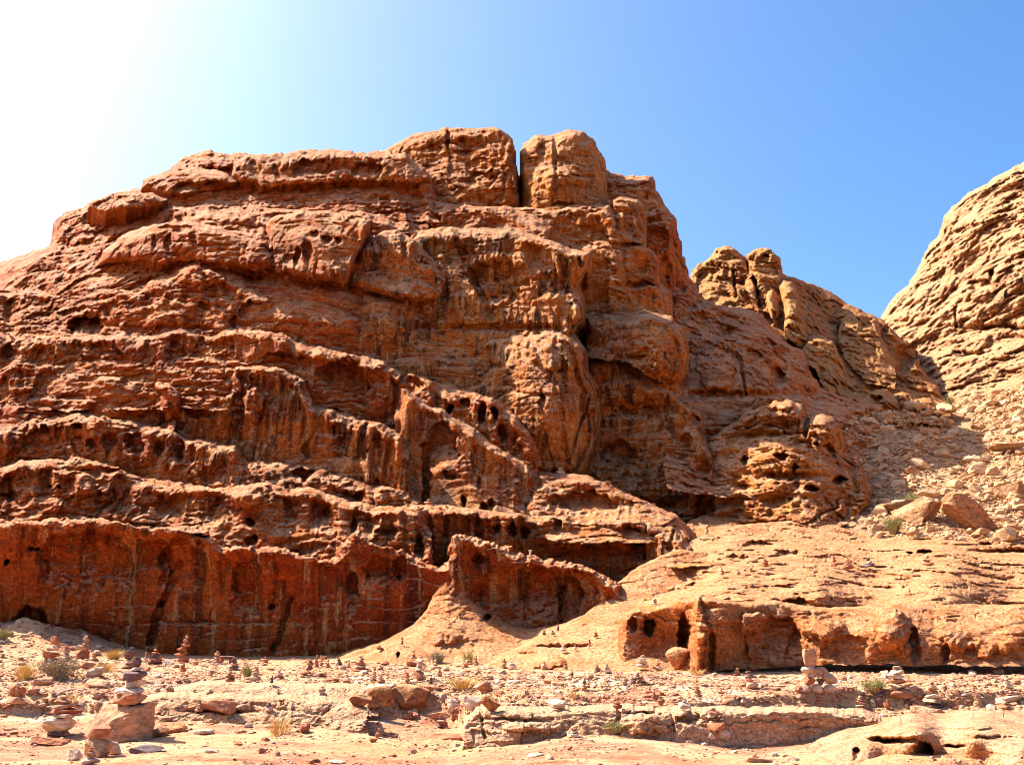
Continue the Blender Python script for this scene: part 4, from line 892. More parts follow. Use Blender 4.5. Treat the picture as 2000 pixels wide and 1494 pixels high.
# ------------------------------------------------------------------ standing things on the ground or the rock
_GS = np.linspace(-0.62, 0.62, 700)
_GD = np.concatenate([np.arange(7, 30, 0.05), np.arange(30, 62, 0.2)])
_GE = (ground_z(_GS[:, None] * _GD[None], np.broadcast_to(_GD, (700, len(_GD)))) - EYE[2]) / _GD
_GE = np.maximum.accumulate(_GE, axis=1)


def ground_hit(px, py):
    """world depth at which the ray through a traced pixel meets the ground"""
    rx, ry, rz = rays(np.atleast_1d(px), np.atleast_1d(py))
    col = np.clip(np.round((rx + 0.62) / 1.24 * 699).astype(int), 0, 699)
    out = np.full(rx.shape, 1e9)
    for c in np.unique(col):
        m = col == c
        i = np.searchsorted(_GE[c], rz[m])
        out[m] = np.where(i < len(_GD), _GD[np.minimum(i, len(_GD) - 1)], 1e9)
    return out


def rock_hit(px, py, r=1):
    ix, iy = np.round(np.atleast_1d(px) / ZBUF_S).astype(int), np.round(np.atleast_1d(py) / ZBUF_S).astype(int)
    best = np.full(ix.shape, 1e9)
    for a in range(-r, r + 1):
        for b in range(-r, r + 1):
            best = np.minimum(best, ZBUF[np.clip(iy + b, 0, ZY - 1), np.clip(ix + a, 0, ZX - 1)])
    return best


def foot(px, py):
    """the point of the place seen at this traced pixel, and the metres one traced pixel spans there"""
    d = float(min(ground_hit(px, py)[0], rock_hit(px, py)[0]))
    x, y, z = world(px, py, d)
    return (float(x), float(d), float(z)), d / F0


def ico(sub):
    import bmesh
    bm = bmesh.new()
    bmesh.ops.create_icosphere(bm, subdivisions=sub, radius=1.0)
    v = np.array([p.co[:] for p in bm.verts])
    f = np.array([[p.index for p in q.verts] for q in bm.faces])
    bm.free()
    return v, f


_ICO = {i: ico(i) for i in (1, 2, 3, 4)}


def stone_shape(seed, sub=2, cuts=11, blocky=0.0, rough=0.06, flat_ends=False):
    """an angular stone: a ball cut by random planes, roughened"""
    r = np.random.default_rng(seed)
    v, f = _ICO[sub]
    v = v.copy()
    if blocky:
        e = 2.0 + 5.0 * blocky
        v /= (np.abs(v) ** e).sum(1)[:, None] ** (1 / e)
    for _ in range(cuts):
        n = r.normal(size=3)
        n /= np.linalg.norm(n)
        h = r.uniform(0.5, 0.9) * (1 + 0.35 * blocky)
        t = v @ n - h
        v -= np.maximum(t, 0)[:, None] * n
    if flat_ends:
        v[:, 2] = np.clip(v[:, 2], -0.72, 0.72)
    v *= 1 + rough * fbm(v[:, 0] * 1.8 + seed, v[:, 1] * 1.8, v[:, 2] * 1.8, 3)[:, None]
    v /= np.abs(v).max(0)
    return v, f


def stone_mesh(name, half, mat, seed, sub=2, rock=None, **k):
    v, f = stone_shape(seed, sub, **k)
    at = np.zeros((len(v), 4), np.float32)
    at[:, 0] = (seed * 0.618) % 1.0
    if rock: at[:, :3] = rock
    at[:, 3] = 1
    me = mesh_np(name, v * np.asarray(half), f, mat, at, smooth=True)
    me.set_sharp_from_angle(angle=math.radians(28))
    return me


TONES = {'red': M_REDSTONE, 'dark': M_DARK, 'pale': M_PALE, 'mixed': M_STONE}
_n = [100]


def cairn(px, py, stones, label, name='stone_cairn', cat='cairn', group='stone cairns on the gravel flat', sink=0.03, at=None):
    """stones bottom to top in traced pixels: (width, height, dx, tone, blocky, tilt degrees[, lift]) ; lift restacks beside"""
    p, m = at or foot(px, py)
    root = tag(empty(name, p), label, cat, group)
    z = 0.0
    for st in stones:
        wdt, hgt, dx, tone, blk, tilt = st[:6]
        _n[0] += 1
        hx, hz = wdt * m / 2, hgt * m / 2
        if len(st) > 6: z = st[6] * m
        me = stone_mesh('stone', (hx, hx * RNG.uniform(0.7, 0.95), hz), TONES[tone], _n[0], 4 if wdt > 45 else 3 if wdt > 14 else 2, cuts=int(RNG.integers(11, 19)), blocky=blk, flat_ends=blk > 0.3, rough=0.05)
        o = link('stone', me, root, (dx * m, (st[7] * m if len(st) > 7 else 0.0), z + hz * (0.96 if z > 0 else 1 - 2 * sink)))
        o.rotation_euler = (math.radians(RNG.uniform(-3, 3)), math.radians(tilt), RNG.uniform(-0.5, 0.5))
        z += 2 * hz * (0.93 if z > 0 else 0.93 - 2 * sink)
    return root


def small_cairn(px, py, h, w_, n, tone, label, group='stone cairns on the gravel flat'):
    """a stack of n stones narrowing upwards"""
    ws = np.linspace(1.0, 0.38, n) * RNG.uniform(0.85, 1.15, n)
    hs = RNG.uniform(0.7, 1.3, n) * (0.6 + 0.5 * ws)
    hs *= h * 1.07 / hs.sum()
    st, x = [], 0.0
    for i in range(n):
        tn = tone if RNG.random() < 0.75 else 'mixed'
        st.append((w_ * ws[i], hs[i], x, tn, RNG.choice([0.0, 0.2, 0.6]), RNG.uniform(-7, 7)))
        x += RNG.uniform(-0.07, 0.07) * w_
    return cairn(px, py, st, label, group=group)


def hull_mesh(name, pts, mat, seed, rough=.05):
    """a broken block: hull of traced corners, subdivided and roughened"""
    import bmesh
    bm = bmesh.new()
    for p in pts: bm.verts.new(p)
    r = bmesh.ops.convex_hull(bm, input=bm.verts)
    bmesh.ops.delete(bm, geom=[g for g in r['geom_interior'] if isinstance(g, bmesh.types.BMVert)], context='VERTS')
    bmesh.ops.triangulate(bm, faces=bm.faces)
    for _ in range(4):
        bmesh.ops.subdivide_edges(bm, edges=bm.edges, cuts=1, use_grid_fill=True)
    bm.normal_update()
    size = max(v.co.length for v in bm.verts)
    co = np.array([v.co[:] for v in bm.verts]) / size
    d = fbm(co[:, 0] * 3 + seed, co[:, 1] * 3, co[:, 2] * 4, 5, .6)
    for v, k in zip(bm.verts, d): v.co += v.normal * float(k) * rough * size
    me = bpy.data.meshes.new(name)
    bm.to_mesh(me)
    bm.free()
    me.materials.append(mat)
    a = me.attributes.new('rock', 'FLOAT_COLOR', 'POINT')
    at = np.zeros((len(me.vertices), 4), np.float32)
    at[:, 0] = .75; at[:, 3] = 1
    a.data.foreach_set('color', at.ravel())
    me.polygons.foreach_set('use_smooth', np.ones(len(me.polygons), bool))
    me.set_sharp_from_angle(angle=math.radians(35))
    return me


# ---- the large cairns, stone by stone
_p, _m = foot(228, 1449)
_pts = [(-42, 25, 66), (57, 8, 70), (55, 35, 68), (-50, -25, 14), (-2, -42, -4), (55, -22, -3), (55, 35, -4), (-50, 30, -4), (-56, 0, 28), (26, -30, 47), (-6, -40, 14), (40, -26, 60)]
tag(link('boulder', hull_mesh('boulder', [(x * _m, y * _m, z * _m) for x, y, z in _pts], M_STONE, 5), None, _p), 'big angular tan boulder carrying the largest cairn', 'boulder')
cairn(241, 1449, [(66, 22, -2, 'mixed', .5, -2), (62, 11, 2, 'pale', .7, 0), (42, 15, 3, 'pale', .7, -3), (46, 17, 5, 'dark', .7, 2), (26, 9, 8, 'pale', .3, 0), (19, 17, 7, 'dark', .6, 6)],
      'largest cairn, grey slabs and flat stones balanced on a big tan boulder', at=((_p[0] + 16 * _m, _p[1] + 8 * _m, _p[2] + 66 * _m), _m))
cairn(118, 1436, [(40, 9, -2, 'dark', .4, 3), (66, 24, 0, 'pale', .6, -6), (52, 10, 4, 'pale', .7, 0), (56, 9, 6, 'red', .5, 6), (44, 8, 2, 'mixed', .4, -4), (28, 10, 0, 'mixed', .1, 5), (14, 8, -1, 'mixed', 0, 0)],
      'squat cairn with a thick pale slab left of the tan boulder cairn')
cairn(184, 1478, [(58, 40, 0, 'mixed', .45, 3), (44, 18, 4, 'red', .8, 3)], 'pink block laid on a tan boulder at the front left')
cairn(176, 1492, [(34, 14, 0, 'pale', .2, 0), (22, 5, 1, 'mixed', .5, 0), (20, 5, 2, 'mixed', .5, 4), (14, 5, 0, 'mixed', .3, 0), (8, 5, 1, 'red', 0, 0)], 'little flat-stone stack in front of the pink block')
cairn(30, 1374, [(40, 13, 0, 'mixed', .4, 0), (13, 20, -9, 'red', .2, 5), (11, 22, 1, 'mixed', .3, 0, 11), (12, 20, 11, 'red', .2, -4, 11), (14, 9, 2, 'mixed', .2, 0, 30)], 'three upright stones on a slab beneath a small top stone')
cairn(98, 1294, [(14, 11, -8, 'dark', 0, 0), (13, 10, 8, 'red', 0, 0, 0), (30, 13, 0, 'red', .4, 0, 8), (22, 11, 3, 'mixed', .3, -4), (20, 18, 5, 'red', .2, 20)], 'brown cairn with a leaning wedge on top near the cliff foot')
cairn(162, 1287, [(26, 18, 0, 'red', .6, 0), (24, 9, 1, 'mixed', .4, 6), (16, 7, 2, 'red', .3, -5), (14, 8, 2, 'mixed', .2, 4), (8, 6, 2, 'mixed', 0, 0)], 'five-stone cairn on a red block against the dark wall')
cairn(248, 1306, [(26, 10, 0, 'mixed', .3, 0), (18, 10, 0, 'pale', .2, 5), (16, 16, 1, 'dark', .7, 4)], 'upright grey block on pale stones behind the tan boulder cairn')
cairn(355, 1295, [(22, 13, 2, 'red', .2, 0), (26, 10, -2, 'red', .3, -8), (20, 9, -3, 'red', .3, 8), (17, 9, 4, 'red', .2, -5), (12, 7, 5, 'red', .2, 0), (7, 8, 6, 'mixed', 0, 10)], 'tallest red cairn before the shaded wall, tapering to a point')
cairn(302, 1297, [(30, 7, 0, 'dark', .4, 0), (26, 6, 2, 'red', .6, 0), (22, 6, -2, 'dark', .5, 4), (16, 6, 1, 'red', .3, 0), (9, 6, 0, 'mixed', 0, 0)], 'broad dark brown stack left of the tallest red cairn')
cairn(442, 1295, [(8, 10, -9, 'red', .4, 0), (8, 10, 8, 'red', .4, 0, 0), (28, 5, 0, 'dark', .8, 0, 9)], 'dark slab bridging two stones like a table')
cairn(1594, 1353, [(26, 17, -20, 'mixed', .1, 0), (24, 17, 4, 'mixed', .1, 0, 0), (24, 17, 26, 'pale', .2, 20, 0), (17, 14, -32, 'red', .1, 0, 0), (22, 17, -12, 'red', .05, 0, 13), (18, 14, 10, 'dark', .1, 0, 14), (16, 12, -6, 'pale', .05, 0, 26), (14, 12, 8, 'pale', .1, 0, 26), (34, 12, 24, 'mixed', .5, 42, 22), (30, 14, -14, 'pale', .2, 0, 36), (30, 10, 8, 'mixed', .5, 0, 37), (29, 34, -6, 'mixed', .85, 0, 47)],
      'house-shaped heap of round stones with a tall upright slab on top')
cairn(1757, 1367, [(48, 22, 2, 'mixed', .25, 0), (35, 11, -2, 'pale', .3, 3), (31, 10, 0, 'mixed', .5, 0), (32, 8, -2, 'pale', .7, 2), (29, 8, -2, 'pale', .7, -1), (18, 8, 0, 'mixed', .7, 0)], 'neat tower of flat slabs on a tan boulder under the ledge')
cairn(1825, 1383, [(36, 11, 2, 'dark', .3, 0), (38, 9, -2, 'mixed', .4, 0), (30, 9, 0, 'pale', .3, 0), (24, 7, -3, 'mixed', .3, 4), (18, 5, 0, 'mixed', .6, 0), (13, 4, 2, 'pale', .6, 0), (9, 7, 0, 'mixed', 0, 5)], 'cairn of seven stones right of the neat slab tower')
cairn(1468, 1346, [(28, 14, 2, 'pale', .05, 0), (16, 8, -2, 'red', .3, 4), (20, 7, 0, 'dark', .4, -4), (12, 8, -4, 'dark', .1, 0)], 'four-stone cairn with rounded pale base and dark top stones')
cairn(1405, 1445, [(26, 22, 8, 'pale', .3, -14), (20, 14, -16, 'pale', .3, 0, 0), (36, 13, -2, 'red', .7, -8, 19)], 'red slab propped across two pale boulders at the front')
cairn(1393, 1412, [(20, 5, 0, 'mixed', .6, 0), (16, 5, 1, 'red', .6, 0), (20, 10, -3, 'pale', .2, 0), (24, 5, 2, 'mixed', .7, 3), (14, 6, 0, 'pale', .3, 0)], 'flat-stone stack standing against the rock step')
cairn(1255, 1304, [(26, 9, 0, 'pale', .3, 0), (22, 7, 0, 'pale', .5, 0), (17, 5, 1, 'pale', .5, 0), (9, 5, 1, 'pale', .1, 0)], 'white layered cairn at the foot of the rounded ledge')
cairn(1286, 1310, [(22, 11, 0, 'mixed', .05, 0), (8, 7, -1, 'red', .2, 0), (8, 6, 0, 'pale', .1, 0)], 'round brown boulder topped by two pebbles beside the white cairn')
cairn(1245, 1336, [(13, 8, -9, 'dark', .1, 0), (14, 8, 3, 'red', .1, 0, 0), (12, 7, 12, 'dark', .1, 0, 0), (13, 7, -4, 'dark', .1, 0, 7), (13, 7, 6, 'red', .1, 0, 7), (10, 6, 0, 'dark', .1, 0, 13), (8, 4, 1, 'mixed', .1, 0, 18)], 'dark rounded heap of stones on open gravel')
cairn(820, 1328, [(24, 9, 0, 'mixed', .5, 0), (21, 9, -1, 'mixed', .5, 4), (17, 8, 0, 'pale', .4, 0), (18, 8, 2, 'mixed', .5, -4), (15, 8, 0, 'pale', .3, 0), (8, 6, 2, 'mixed', 0, 0)], 'tall six-stone tower right of the middle slab step')
cairn(862, 1420, [(24, 5, 0, 'dark', .6, 0), (21, 5, 1, 'red', .6, 0), (19, 5, -1, 'mixed', .6, 4), (12, 5, 0, 'dark', .5, 0), (5, 6, 0, 'red', 0, 0)], 'layered dark cairn on the smooth pale rock in front')
cairn(600, 1318, [(26, 9, -3, 'red', .3, 6), (14, 9, 4, 'dark', .2, 0), (16, 7, 4, 'red', .4, 0), (9, 5, 5, 'mixed', .1, 0)], 'cairn on a tilted orange slab among the gravel')
cairn(704, 1311, [(38, 6, -2, 'red', .6, 0), (26, 7, 0, 'mixed', .4, 0), (20, 7, -1, 'red', .4, 0), (16, 6, 1, 'mixed', .3, 0), (9, 5, 0, 'mixed', .1, 0)], 'five-stone cairn on a wide thin red slab')
cairn(290, 1024, [(56, 12, -6, 'mixed', .3, 3), (18, 12, 30, 'mixed', .1, 0, 0), (46, 10, -12, 'mixed', .3, -12, 9), (16, 8, 5, 'mixed', .3, 0, 20), (11, 7, 4, 'mixed', .4, 0, 27)], 'stones stacked on broken slabs on the cliff terrace', group='cairns on the cliff terraces')
cairn(1095, 925, [(17, 5, 0, 'pale', .5, 0), (12, 4, 1, 'mixed', .5, 0), (8, 4, -1, 'pale', .1, 0)], 'pale cairn high on the sloping cliff terrace', group='cairns on the cliff terraces')
cairn(1036, 1090, [(15, 6, 0, 'mixed', .3, 0), (6, 6, 0, 'pale', .2, 0), (8, 5, 0, 'pale', .6, 0)], 'small pale cairn on the lip of the second wall', group='cairns on the cliff terraces')
cairn(1279, 1181, [(13, 5, 0, 'pale', .3, 0), (10, 5, 0, 'mixed', .5, 0), (9, 4, -1, 'pale', .3, 0)], 'whitish cairn on top of the rounded ledge end', group='cairns on the cliff terraces')

SMALL = [
    (127, 1291, 28, 26, 4, 'mixed', 'pale-based cairn just right of the leaning wedge cairn'),
    (184, 1291, 16, 20, 3, 'red', 'low three-stone pile right of the red block cairn'),
    (284, 1293, 20, 9, 2, 'pale', 'thin pale standing sliver left of the broad dark stack'),
    (357, 1312, 20, 12, 3, 'red', 'short red stack in front of the tallest red cairn'),
    (381, 1299, 13, 10, 2, 'mixed', 'two stones right of the tallest red cairn'),
    (424, 1296, 24, 18, 4, 'mixed', 'light cairn left of the slab table'),
    (457, 1309, 25, 20, 4, 'dark', 'dark cairn right of the slab table'),
    (449, 1331, 24, 19, 4, 'red', 'red cairn at the edge of the upper rock step, left'),
    (499, 1330, 28, 24, 4, 'mixed', 'tan cone-shaped cairn beside the yellow-green tuft'),
    (545, 1326, 18, 20, 3, 'pale', 'pale rounded pile right of the tan cone-shaped cairn'),
    (531, 1334, 15, 8, 3, 'dark', 'thin dark stack in front of the pale rounded pile'),
    (518, 1294, 12, 12, 2, 'red', 'small red pile near the wall shadow'),
    (618, 1303, 23, 10, 4, 'red', 'slim red stack behind the tilted orange slab'),
    (627, 1300, 19, 11, 3, 'mixed', 'light stack touching the slim red stack'),
    (640, 1304, 15, 10, 3, 'red', 'short red stack between slim stack and dark stack'),
    (662, 1299, 15, 13, 3, 'dark', 'dark little cairn on the rear gravel'),
    (681, 1305, 16, 10, 3, 'mixed', 'narrow cairn left of the thin red slab'),
    (676, 1331, 14, 14, 2, 'pale', 'pale upright stone in front of the thin red slab'),
    (628, 1362, 22, 20, 3, 'mixed', 'cairn with white base at the break of the slabs'),
    (389, 1390, 24, 16, 5, 'mixed', 'five-stone stack before the long red slab'),
    (378, 1357, 10, 14, 2, 'pale', 'low pale pair on the left slab step'),
    (526, 1388, 16, 18, 3, 'dark', 'dark flat pile at the foot of the slab step'),
    (488, 1388, 18, 9, 3, 'mixed', 'slender stack left of the dark flat pile'),
    (543, 1353, 9, 12, 2, 'pale', 'tiny pale pair on the slab face'),
    (730, 1333, 29, 12, 4, 'red', 'tall slim red stack left of the slab blocks'),
    (745, 1337, 18, 18, 4, 'mixed', 'wide-based tan stack beside the tall slim red stack'),
    (807, 1293, 22, 16, 4, 'mixed', 'stack standing on a rounded orange rock'),
    (795, 1336, 22, 17, 4, 'red', 'reddish stack perched behind the big slab block'),
    (841, 1336, 18, 9, 3, 'dark', 'thin dark stack right of the six-stone tower'),
    (858, 1320, 16, 11, 3, 'mixed', 'short tan stack right of the six-stone tower'),
    (850, 1306, 17, 14, 3, 'pale', 'pale pile near the smooth mound'),
    (930, 1300, 19, 9, 4, 'red', 'thin red stack at the tip of the mound'),
    (910, 1305, 10, 10, 1, 'red', 'single red upright stone left of the thin red stack'),
    (785, 1259, 14, 8, 3, 'red', 'tiny stack on the crest of the small mound'),
    (742, 1269, 9, 13, 2, 'red', 'two flat stones on the small mound'),
    (984, 1305, 18, 14, 4, 'mixed', 'four-stone stack at the right edge of the grass patch'),
    (998, 1306, 15, 20, 3, 'pale', 'broad pale pile touching the four-stone stack'),
    (1063, 1308, 15, 15, 3, 'mixed', 'pinkish pile below the long smooth mound'),
    (1105, 1308, 18, 14, 4, 'red', 'pointed red cairn below the long smooth mound'),
    (1117, 1323, 14, 7, 4, 'dark', 'thin dark spike of stones on open gravel'),
    (1060, 1324, 9, 8, 2, 'red', 'two red stones on open gravel'),
    (1142, 1347, 22, 12, 4, 'dark', 'dark spindly cairn on a square block in mid gravel'),
    (1220, 1339, 14, 10, 2, 'mixed', 'thin pale sliver on a stone left of the dark heap'),
    (1313, 1275, 16, 13, 4, 'dark', 'dark stack on top of the round red boulder'),
    (1063, 1240, 13, 7, 3, 'dark', 'leftmost little stack on the long mound'),
    (1080, 1240, 9, 8, 2, 'dark', 'short stack between two others on the long mound'),
    (1090, 1232, 13, 7, 3, 'dark', 'highest little stack on the long mound'),
    (1163, 1244, 12, 10, 3, 'red', 'red stack near the upper right of the long mound'),
    (1152, 1263, 15, 9, 3, 'red', 'leaning red stack in the middle of the long mound'),
    (1101, 1272, 12, 13, 3, 'pale', 'pale stack on the lower edge of the long mound'),
    (1123, 1268, 9, 10, 2, 'pale', 'two pale stones right of the pale stack on the mound'),
    (1206, 1383, 20, 20, 3, 'red', 'triangular red cairn on the edge of the long rock step'),
    (1252, 1383, 12, 18, 2, 'red', 'leaning red slabs on the long rock step'),
    (1278, 1366, 20, 10, 4, 'red', 'slender red stack behind the step edge'),
    (1290, 1378, 18, 13, 2, 'red', 'spike on a square pink block by the slender red stack'),
    (1337, 1384, 17, 22, 2, 'pale', 'pale flat rock resting on a dark stone at the step'),
    (1185, 1315, 18, 20, 2, 'pale', 'white boulder with a pebble on top'),
    (1167, 1311, 12, 13, 3, 'dark', 'dark cluster left of the white boulder'),
    (800, 1404, 15, 20, 3, 'red', 'rounded red pile below the big slab block'),
    (739, 1441, 18, 15, 2, 'red', 'small red knob on the smooth pale rock'),
    (715, 1418, 13, 17, 3, 'dark', 'flat dark pile left of the layered dark cairn'),
    (1026, 1435, 18, 9, 4, 'mixed', 'thin pale stack in front of the rock step'),
    (1120, 1440, 18, 24, 3, 'pale', 'white rocks leaning together below the step'),
    (1363, 1360, 31, 17, 5, 'mixed', 'five-stone stack left of the rounded pale base cairn'),
    (1440, 1319, 14, 16, 3, 'mixed', 'pair of low stacks beneath the ledge end'),
    (1720, 1361, 21, 26, 3, 'dark', 'dark wedge stones in front of the green bush'),
    (1845, 1347, 13, 12, 3, 'red', 'red stack on the white bed right of the seven stones'),
    (1597, 1373, 22, 20, 4, 'red', 'red flat stones in front of the house-shaped heap'),
    (1680, 1380, 20, 22, 4, 'mixed', 'layered cairn with a bluish stone on tan slabs'),
    (1704, 1381, 16, 16, 1, 'pale', 'white egg-shaped upright boulder'),
    (1719, 1381, 18, 12, 1, 'dark', 'dark upright pebble right of the white egg'),
    (1734, 1384, 18, 14, 2, 'red', 'rosy upright stones right of the dark pebble'),
    (1776, 1379, 14, 22, 3, 'dark', 'purple slab balanced on a small stone'),
    (1911, 1380, 24, 17, 5, 'mixed', 'leaning five-stone stack at the far right'),
    (1972, 1347, 26, 20, 5, 'pale', 'pale pagoda of stones near the right edge'),
    (1965, 1357, 10, 11, 2, 'mixed', 'two stones below the pale pagoda'),
    (1967, 1392, 28, 28, 4, 'mixed', 'broad cairn at the right edge on the bench'),
    (1496, 1107, 16, 18, 4, 'red', 'flat red stack at the left of the ledge top'),
    (1630, 1106, 26, 13, 4, 'red', 'tallest red stack on top of the ledge'),
    (1659, 1111, 18, 22, 4, 'red', 'spreading red stack right of the tallest on the ledge'),
    (1697, 1107, 18, 20, 3, 'dark', 'dark pile topped by a flat red slab on the ledge'),
    (1812, 1106, 22, 22, 3, 'mixed', 'slab balanced on a pale stone high on the ledge'),
    (1411, 1123, 14, 10, 3, 'red', 'small red stack at the shaded left end of the ledge'),
    (1441, 1121, 10, 9, 2, 'red', 'two red stones right of the small stack on the ledge'),
    (1381, 1043, 16, 10, 2, 'pale', 'pale stone pair at the shadow edge above the ledge'),
    (1115, 1010, 12, 12, 3, 'pale', 'tiny pale stack on the lip of the third band'),
    (837, 984, 10, 18, 2, 'mixed', 'squarish block on the terrace left of the fin'),
    (770, 1065, 12, 30, 2, 'red', 'loose red stones on the lip of the left wall'),
]
for a in SMALL:
    small_cairn(*a, group='cairns on the cliff terraces' if a[1] < 1130 else 'stone cairns on the gravel flat')

# ---- boulders that stand out
def boulder(px, py, w_, h_, tone_mat, label, depth=0.8, rot=(0, 0, 0), seed=1, cuts=12, blocky=.2, sink=.12, name='boulder', rough=.09):
    p, m = foot(px, py)
    me = stone_mesh(name, (w_ * m / 2, w_ * m / 2 * depth, h_ * m / 2), tone_mat, seed, 4, rock=(.1, .6, .3) if tone_mat in (M_YELLOW, M_LEDGE) else None, cuts=cuts + 4, blocky=blocky, rough=rough)
    o = link(name, me, None, (p[0], p[1] + w_ * m * depth * 0.35, p[2] + h_ * m * (0.5 - sink)))
    o.rotation_euler = [math.radians(a) for a in rot]
    return tag(o, label, 'boulder')


boulder(1912, 1040, 128, 62, M_YELLOW, 'huge pitted boulder leaning to the right on the scree', .6, (0, 36, 0), 3, 9, .3, .02, rough=.16)
boulder(1806, 1021, 110, 50, M_YELLOW, 'pale smooth wedge boulder left of the pitted one', .8, (4, -22, 0), 4, 10, .45, .05)
boulder(1765, 1000, 90, 30, M_YELLOW, 'flat white slab lying by the shadow edge of the scree', .7, (0, -8, 0), 8, 9, .4, .2)
boulder(1330, 1308, 52, 44, M_LEDGE, 'round red boulder beneath the ledge', .9, (0, 0, 0), 12, 3, 0, .05, rough=.06)
boulder(1362, 1312, 24, 20, M_LEDGE, 'small round boulder next to the red one', .9, (0, 0, 0), 13, 4, 0, .1)
boulder(807, 1302, 30, 16, M_LEDGE, 'rounded orange rock carrying a small cairn', .9, (0, 0, 0), 14, 4, .1, .1)
boulder(138, 1486, 36, 26, M_PALE, 'whitish boulder at the lower left below the tan boulder cairn', .8, (0, -20, 0), 15, 10, .1, .1)
boulder(222, 1474, 24, 26, M_PALE, 'pale angular stone between two front left cairns', .9, (0, 10, 0), 16, 10, .2, .1)
boulder(70, 1362, 40, 18, M_STONE, 'squared tan block on the left slope', .8, (0, 0, 10), 17, 9, .6, .1)
boulder(112, 1362, 36, 24, M_STONE, 'taller tan block right of the squared one', .9, (0, 0, -10), 18, 9, .6, .1)
boulder(75, 1338, 46, 16, M_STONE, 'grey-tan block behind the squared one', .8, (0, -6, 0), 19, 9, .5, .15)
boulder(178, 1325, 44, 20, M_PALE, 'pale tilted slab behind the cairn with the pink block', .8, (0, -16, 0), 20, 10, .4, .1)
boulder(165, 1308, 30, 15, M_REDSTONE, 'square red block below the red block cairn', .8, (0, 4, 0), 21, 9, .6, .1)
boulder(188, 1344, 54, 18, M_STONE, 'brown rubble-topped block behind the largest cairn', .8, (0, 8, 0), 22, 11, .3, .15)
boulder(430, 1395, 76, 28, M_REDSTONE, 'long red slab split from the left rock step', .5, (0, 4, 0), 23, 8, .3, .12)
boulder(700, 1376, 48, 26, M_LEDGE, 'tapering orange slab at the left of the slab blocks', .7, (0, 8, 0), 24, 8, .3, .1)
boulder(742, 1386, 52, 44, M_LEDGE, 'rounded brown block in the middle of the slab blocks', .8, (0, 0, 0), 25, 9, .6, .06)
boulder(806, 1388, 88, 50, M_LEDGE, 'largest slab block with a flat sunlit top', .8, (0, -3, 6), 26, 9, .7, .06)
boulder(740, 1350, 60, 14, M_PALE, 'thin pale slab on top of the slab blocks', .8, (0, -5, 0), 27, 9, .5, .1)
boulder(888, 1392, 46, 34, M_PALE, 'greyish split block right of the largest slab block', .8, (0, 3, 0), 28, 10, .5, .08)
boulder(924, 1388, 38, 32, M_PALE, 'grey pyramid block near the step', .8, (0, 0, 0), 29, 11, .3, .08)
boulder(958, 1386, 42, 28, M_LEDGE, 'pale block with a notch right of the grey pyramid', .8, (0, 12, 0), 30, 11, .3, .08)
boulder(948, 1352, 34, 22, M_STONE, 'tilted brown slab on the middle gravel', .7, (0, 26, 0), 31, 9, .4, .1)
boulder(1090, 1386, 40, 20, M_PALE, 'white boulder with a shaded right side on the step', .8, (0, 10, 0), 32, 10, .3, .1)
boulder(280, 1470, 60, 16, M_DARK, 'dark flat slab lying in the shadow of the largest cairn', .8, (0, 6, 0), 33, 8, .5, .3)
boulder(595, 1432, 20, 18, M_REDSTONE, 'reddish-brown loose stone on pale sand near the front', .9, (0, 0, 0), 34, 8, .1, .08)
boulder(305, 1440, 34, 22, M_STONE, 'pink block right of the largest cairn', .8, (0, 0, 0), 35, 9, .5, .1)
boulder(330, 1432, 60, 20, M_LEDGE, 'low tan hump behind the pink block', .8, (0, 0, 0), 36, 6, .1, .2)
boulder(90, 1455, 70, 14, M_REDSTONE, 'flat red slab in front of the squat cairn', .7, (0, 8, 0), 37, 8, .5, .15)
boulder(1990, 975, 70, 44, M_YELLOW, 'big cream boulder at the right edge of the scree', .8, (0, -10, 0), 38, 9, .3, .1)
boulder(1975, 880, 80, 26, M_YELLOW, 'wide tan boulder high on the scree', .8, (0, 6, 0), 39, 9, .3, .15)
boulder(1912, 905, 64, 26, M_SCREE, 'reddish boulder in the middle of the scree', .8, (0, -8, 0), 40, 9, .3, .15)

# ---- loose stones
PROTO = [stone_mesh('rock', (1, 1, 1), M_SCREE, 300 + i, 3, rough=.04, cuts=int(RNG.integers(15, 24)), blocky=float(RNG.choice([0, .2, .5]))) for i in range(12)]
PROTO_G = []
for i in range(12):
    me = PROTO[i].copy()
    me.materials.clear()
    me.materials.append([M_STONE, M_PALE, M_REDSTONE, M_STONE][i % 4])
    PROTO_G.append(me)


def scatter(name, protos, label, cat, group, pts, sizes, flat):
    for (x, y, z), sz in zip(pts, sizes):
        o = bpy.data.objects.new(name, protos[int(RNG.integers(len(protos)))])
        COL.objects.link(o)
        o.scale = (sz * RNG.uniform(.8, 1.3), sz * RNG.uniform(.7, 1.1), sz * RNG.uniform(*flat))
        o.location = (x, y, z + o.scale[2] * 0.35)
        o.rotation_euler = (RNG.uniform(-.25, .25), RNG.uniform(-.3, .3), RNG.uniform(0, 6.28))
        tag(o, label, cat, group)


